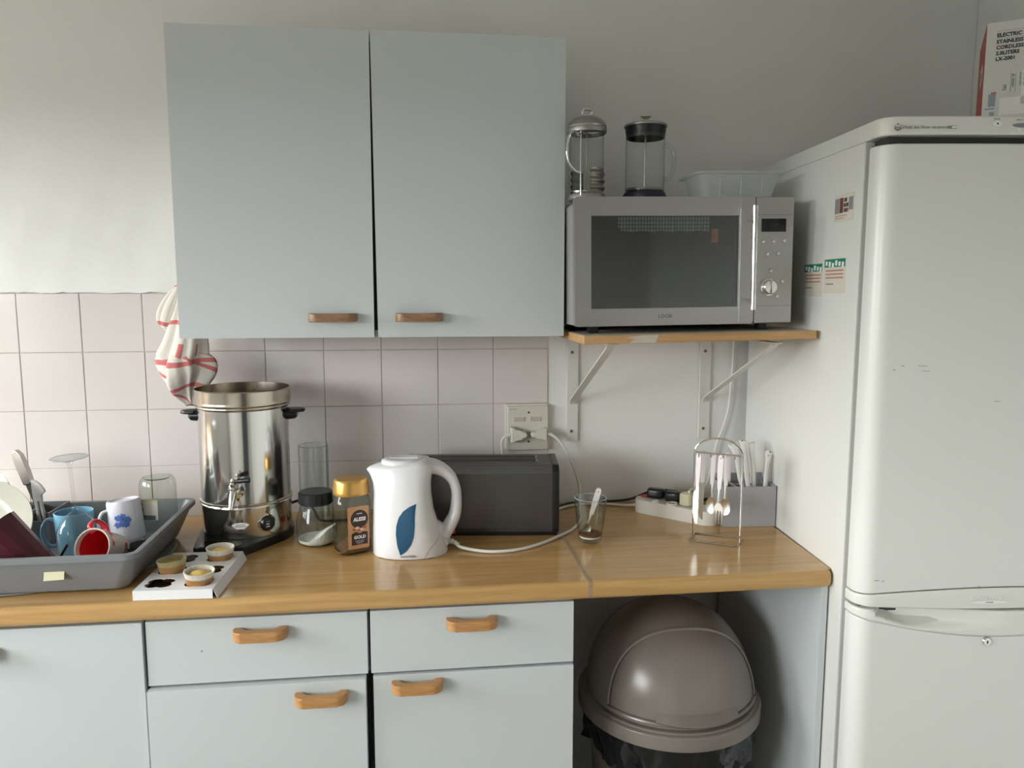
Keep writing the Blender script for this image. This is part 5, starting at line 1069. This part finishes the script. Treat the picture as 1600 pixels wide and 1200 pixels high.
rmd = Vector((-0.22, -0.90, 0.34)).normalized(); rmq = rmd.to_track_quat('Z', 'Y').to_matrix().to_4x4()
rm.matrix_world = Matrix.Translation(Vector((0.341, -0.480, TZ+0.066))-rmd*0.086) @ rmq @ Matrix.Rotation(R(15), 4, 'Z')
for k in range(26):
    a = R(360*((k*0.381) % 1)); z = 0.018+0.056*((k*0.617) % 1); rr = 0.0300+0.0095*z/0.086+0.0002
    obj('pattern', prism([(0.0062*math.cos(R(60*q)), 0.0045*math.sin(R(60*q))) for q in range(6)], 0, 0.0005), (mat('pattern_red', (0.50, 0.04, 0.05), 0.3), mat('pattern_green', (0.16, 0.14, 0.07), 0.3), mat('pattern_ochre', (0.55, 0.30, 0.12), 0.3))[k % 3 if k % 4 else 0], rm, (rr*math.cos(a), rr*math.sin(a), z), (R(90), 0, a+R(90)))
jr = thing('glass_jar', 'clear glass jar with a paper label, upside down at the back of the tub', 'jar', (0.3985, -0.245, TZ), (0, 0, 0))
obj('glass_body', lathe([(0.0340, 0.001), (0.0350, 0.014), (0.0395, 0.026), (0.0405, 0.045), (0.0400, 0.135), (0.0380, 0.148), (0.0330, 0.1555), (0.0290, 0.1560), (0.0270, 0.1525), (0.0005, 0.1515)], 44), GLASSB, jr, sharp=70)
bm = bmesh.new(); rw = [[bm.verts.new((0.0408*math.cos(R(-135+60*i/10)), 0.0408*math.sin(R(-135+60*i/10)), z)) for i in range(11)] for z in (0.062, 0.110)]
for i in range(10): bm.faces.new((rw[0][i], rw[0][i+1], rw[1][i+1], rw[1][i]))
jl = obj('label', bm, mat('jar_paper_label', (0.74, 0.72, 0.66), 0.5), jr, label='cream paper label with a dark drawing')
for z0, z1, mm_, a0, a1 in ((0.1065, 0.1098, mat('label_yellow', (0.62, 0.60, 0.25), 0.5), -134, -76), (0.063, 0.074, mat('label_slate', (0.16, 0.18, 0.20), 0.5), -128, -82), (0.074, 0.090, mat('label_slate', (0.16, 0.18, 0.20), 0.5), -134, -124), (0.088, 0.104, mat('label_pink', (0.55, 0.12, 0.22), 0.5), -135, -129)):
    bm = bmesh.new(); rw = [[bm.verts.new((0.0411*math.cos(R(a0+(a1-a0)*i/6)), 0.0411*math.sin(R(a0+(a1-a0)*i/6)), z)) for i in range(7)] for z in (z0, z1)]
    for i in range(6): bm.faces.new((rw[0][i], rw[0][i+1], rw[1][i+1], rw[1][i]))
    obj('label_print', bm, mm_, jl)
# utensils in the compartment
kn_ = thing('kitchen_knife', 'broad steel-handled kitchen knife standing handle up in the compartment', 'knife', (0.1330, -0.2185, TZ+0.036), (R(5), R(-14), R(-16)))
P = spline([(-0.0095, 0, 0.108), (-0.0105, 0, 0.122), (-0.0125, 0, 0.150), (-0.0125, 0, 0.170), (-0.0105, 0, 0.186), (-0.0085, 0, 0.192), (0.0000, 0, 0.1935), (0.0075, 0, 0.186), (0.0105, 0, 0.165), (0.0115, 0, 0.135), (0.0105, 0, 0.108)], 4)
bm = prism([(p.x, p.z) for p in P], -0.0065, 0.0065, 'Y'); obj('handle', bev(bm, 0.0042, 3, lambda e: abs(e.verts[0].co.y-e.verts[1].co.y) < 1e-6), mat('satin_steel_handle', (0.62, 0.61, 0.59), 0.3, metal=0.9), kn_, sharp=50)
obj('blade', prism([(-0.0095, 0.108), (0.0100, 0.108), (0.0140, 0.09), (0.0150, -0.026), (0.004, -0.028), (-0.0065, 0.06)], -0.0011, 0.0011, 'Y'), mat('dull_blade', (0.42, 0.40, 0.37), 0.3, metal=0.9), kn_)
WP2 = mat('white_utensil_plastic', (0.74, 0.72, 0.69), 0.3)
ut = thing('slotted_turner', 'white plastic turner standing in the compartment beside the knife', 'utensil', (0.1360, -0.2300, TZ+0.012), (R(4), R(-3), R(-22)))
for x in (-0.0075, 0.0075): obj('tine', bx(x-0.0038, x+0.0038, -0.0022, 0.0022, 0.0, 0.100, 0.0012), WP2, ut)
obj('head', prism([(-0.0115, 0.092), (0.0115, 0.092), (0.0120, 0.106), (0.0240, 0.1150), (0.0215, 0.1220), (0.0130, 0.1330), (0.0020, 0.1400), (-0.0090, 0.1425), (-0.0110, 0.1200)], -0.0028, 0.0028, 'Y'), WP2, ut)
# dark things on the floor of the tub
bl = thing('black_ladle', 'black plastic ladle lying between the maroon tumbler and the red mug', 'ladle', (0.279, -0.452, TZ+0.003))
obj('bowl', lathe([(0.0005, 0.0), (0.016, 0.001), (0.0235, 0.008), (0.0255, 0.020), (0.0242, 0.0205), (0.0150, 0.004), (0.0005, 0.003)], 32), BLACKP, bl)
obj('handle', tube([(-0.016, -0.016, 0.017), (-0.010, -0.017, 0.030), (0.000, -0.016, 0.050), (0.010, -0.014, 0.068)], 0.0052, 10, smooth=4, flat=(0.6, 1.2)), BLACKP, bl)
tag(obj('dark_bowl', lathe([(0.0005, 0.006), (0.024, 0.004), (0.026, 0.0), (0.030, 0.006), (0.0405, 0.028), (0.0395, 0.0295), (0.028, 0.011), (0.0005, 0.0095)], 36), mat('dark_glaze', (0.035, 0.032, 0.035), 0.25), None, (0.4080, -0.402, TZ+0.02), (R(8), 0, 0)), 'small dark bowl resting behind the red mug', 'bowl').scale = (0.62, 0.62, 0.8)

# ------------------------------------------------------------------ cupcake tray
CR = R(-2.5)
ct = thing('cupcake_tray', 'white card cupcake tray with six cut-out holes at the worktop front', 'tray', (0.4535, -0.5860, ZC), (0, 0, CR))
TW, TLN, THH = 0.152, 0.222, 0.0195
HOLES = [(0.038, 0.040), (0.114, 0.040), (0.038, 0.111), (0.114, 0.111), (0.038, 0.182), (0.114, 0.182)]
def flower(cx, cy):
    o = []
    for k in range(40):
        a = R(9*k); r = 0.0200+0.0080*abs(math.sin(2*a))**0.7; o.append((cx+r*1.06*math.cos(a), cy+r*math.sin(a)))
    return o
bm = frame_plate([(0, 0), (TW, 0), (TW, TLN), (0, TLN)], [flower(*h) for h in HOLES], 0, 0.0009, bmesh.new())
bmesh.ops.transform(bm, matrix=Matrix(((1, 0, 0, 0), (0, 0, 1, 0), (0, 1, 0, THH-0.0009), (0, 0, 0, 1))), verts=bm.verts[:])
TRC = mat('tray_white_card', (0.80, 0.80, 0.82), 0.5)
obj('top_sheet', bm, TRC, ct, sharp=30)
obj('front_side', bx(0.0005, TW-0.0005, 0.0, 0.0008, 0.0004, THH-0.0009), TRC, ct); obj('back_side', bx(0.0005, TW-0.0005, TLN-0.0008, TLN, 0.0004, THH-0.0009), TRC, ct)
obj('right_side', rings(bmesh.new(), [[(TW-0.0008, y, THH-0.0006), (TW, y, THH-0.0006), (TW+0.0085, y, 0.0006), (TW+0.0075, y, 0.0004)] for y in (0.002, TLN-0.002)]), TRC, ct); obj('left_side', bx(0, 0.0008, 0.001, TLN-0.001, 0.0004, THH-0.0009), TRC, ct)
obj('bottom_sheet', bx(0.001, TW-0.001, 0.001, TLN-0.001, 0.0003, 0.0008), mat('card_inside_brown', (0.10, 0.065, 0.035), 0.8), ct)
ctM = Matrix.Translation((0.4535, -0.5860, ZC)) @ Matrix.Rotation(CR, 4, 'Z')
CASE = mat('paper_case', (0.80, 0.77, 0.71), 0.7); CASEB = mat('paper_case_baked', (0.52, 0.30, 0.13), 0.7)
SPG = mat('yellow_sponge', (0.80, 0.55, 0.17), 0.85, bump=0.6, bscale=140, vary=0.15, vscale=60); SPG2 = mat('olive_sponge', (0.46, 0.36, 0.12), 0.85, bump=0.5, bscale=140, vary=0.12, vscale=60)
def cupcake(label, h, sp_m, dome_h, tilt, casem, rs_=1.0):
    p = ctM @ Vector((h[0], h[1], 0.0012)); t = thing('cupcake', label, 'cupcake', tuple(p), (R(tilt[0]), R(tilt[1]), 0))
    NF = 120
    def fl(r, z, k): return [((r+(k if i % 2 else -k))*math.cos(2*math.pi*i/NF), (r+(k if i % 2 else -k))*math.sin(2*math.pi*i/NF), z) for i in range(NF)]
    bm = rings(bmesh.new(), [fl(0.0205, 0.0, 0.0003), fl(0.0225, 0.010, 0.0007), fl(0.0260, 0.031, 0.0009)], True, False); obj('paper_case', bm, CASEB, t, sharp=10, label='browned fluted lower part of the paper case')
    bm = rings(bmesh.new(), [fl(0.0260, 0.031, 0.0009), fl(0.0280*rs_, 0.039, 0.0009), fl(0.0287*rs_, 0.0430, 0.0010), fl(0.0277*rs_, 0.0428, 0.0010), fl(0.0240, 0.0285, 0.0007)], False, False); obj('case_rim', bm, casem, t, sharp=10)
    obj('cake', lathe([(0.0238, 0.020), (0.0240, 0.029), (0.0215, 0.0325+dome_h*0.35), (0.0150, 0.035+dome_h*0.8), (0.0070, 0.036+dome_h), (0.0004, 0.0362+dome_h)], 40), sp_m, t, sharp=60)
    return t
cupcake('yellow cupcake in a pale case at the front right of the card tray', HOLES[1], SPG, 0.0045, (2, 2), CASE)
cupcake('flat olive-yellow cupcake in the left middle hole of the card tray', HOLES[2], SPG2, 0.001, (-2, -3), mat('paper_case_olive', (0.58, 0.50, 0.28), 0.7))
cupcake('yellow cupcake in a white case at the back right of the card tray', HOLES[5], SPG, 0.002, (1, 1), CASE)
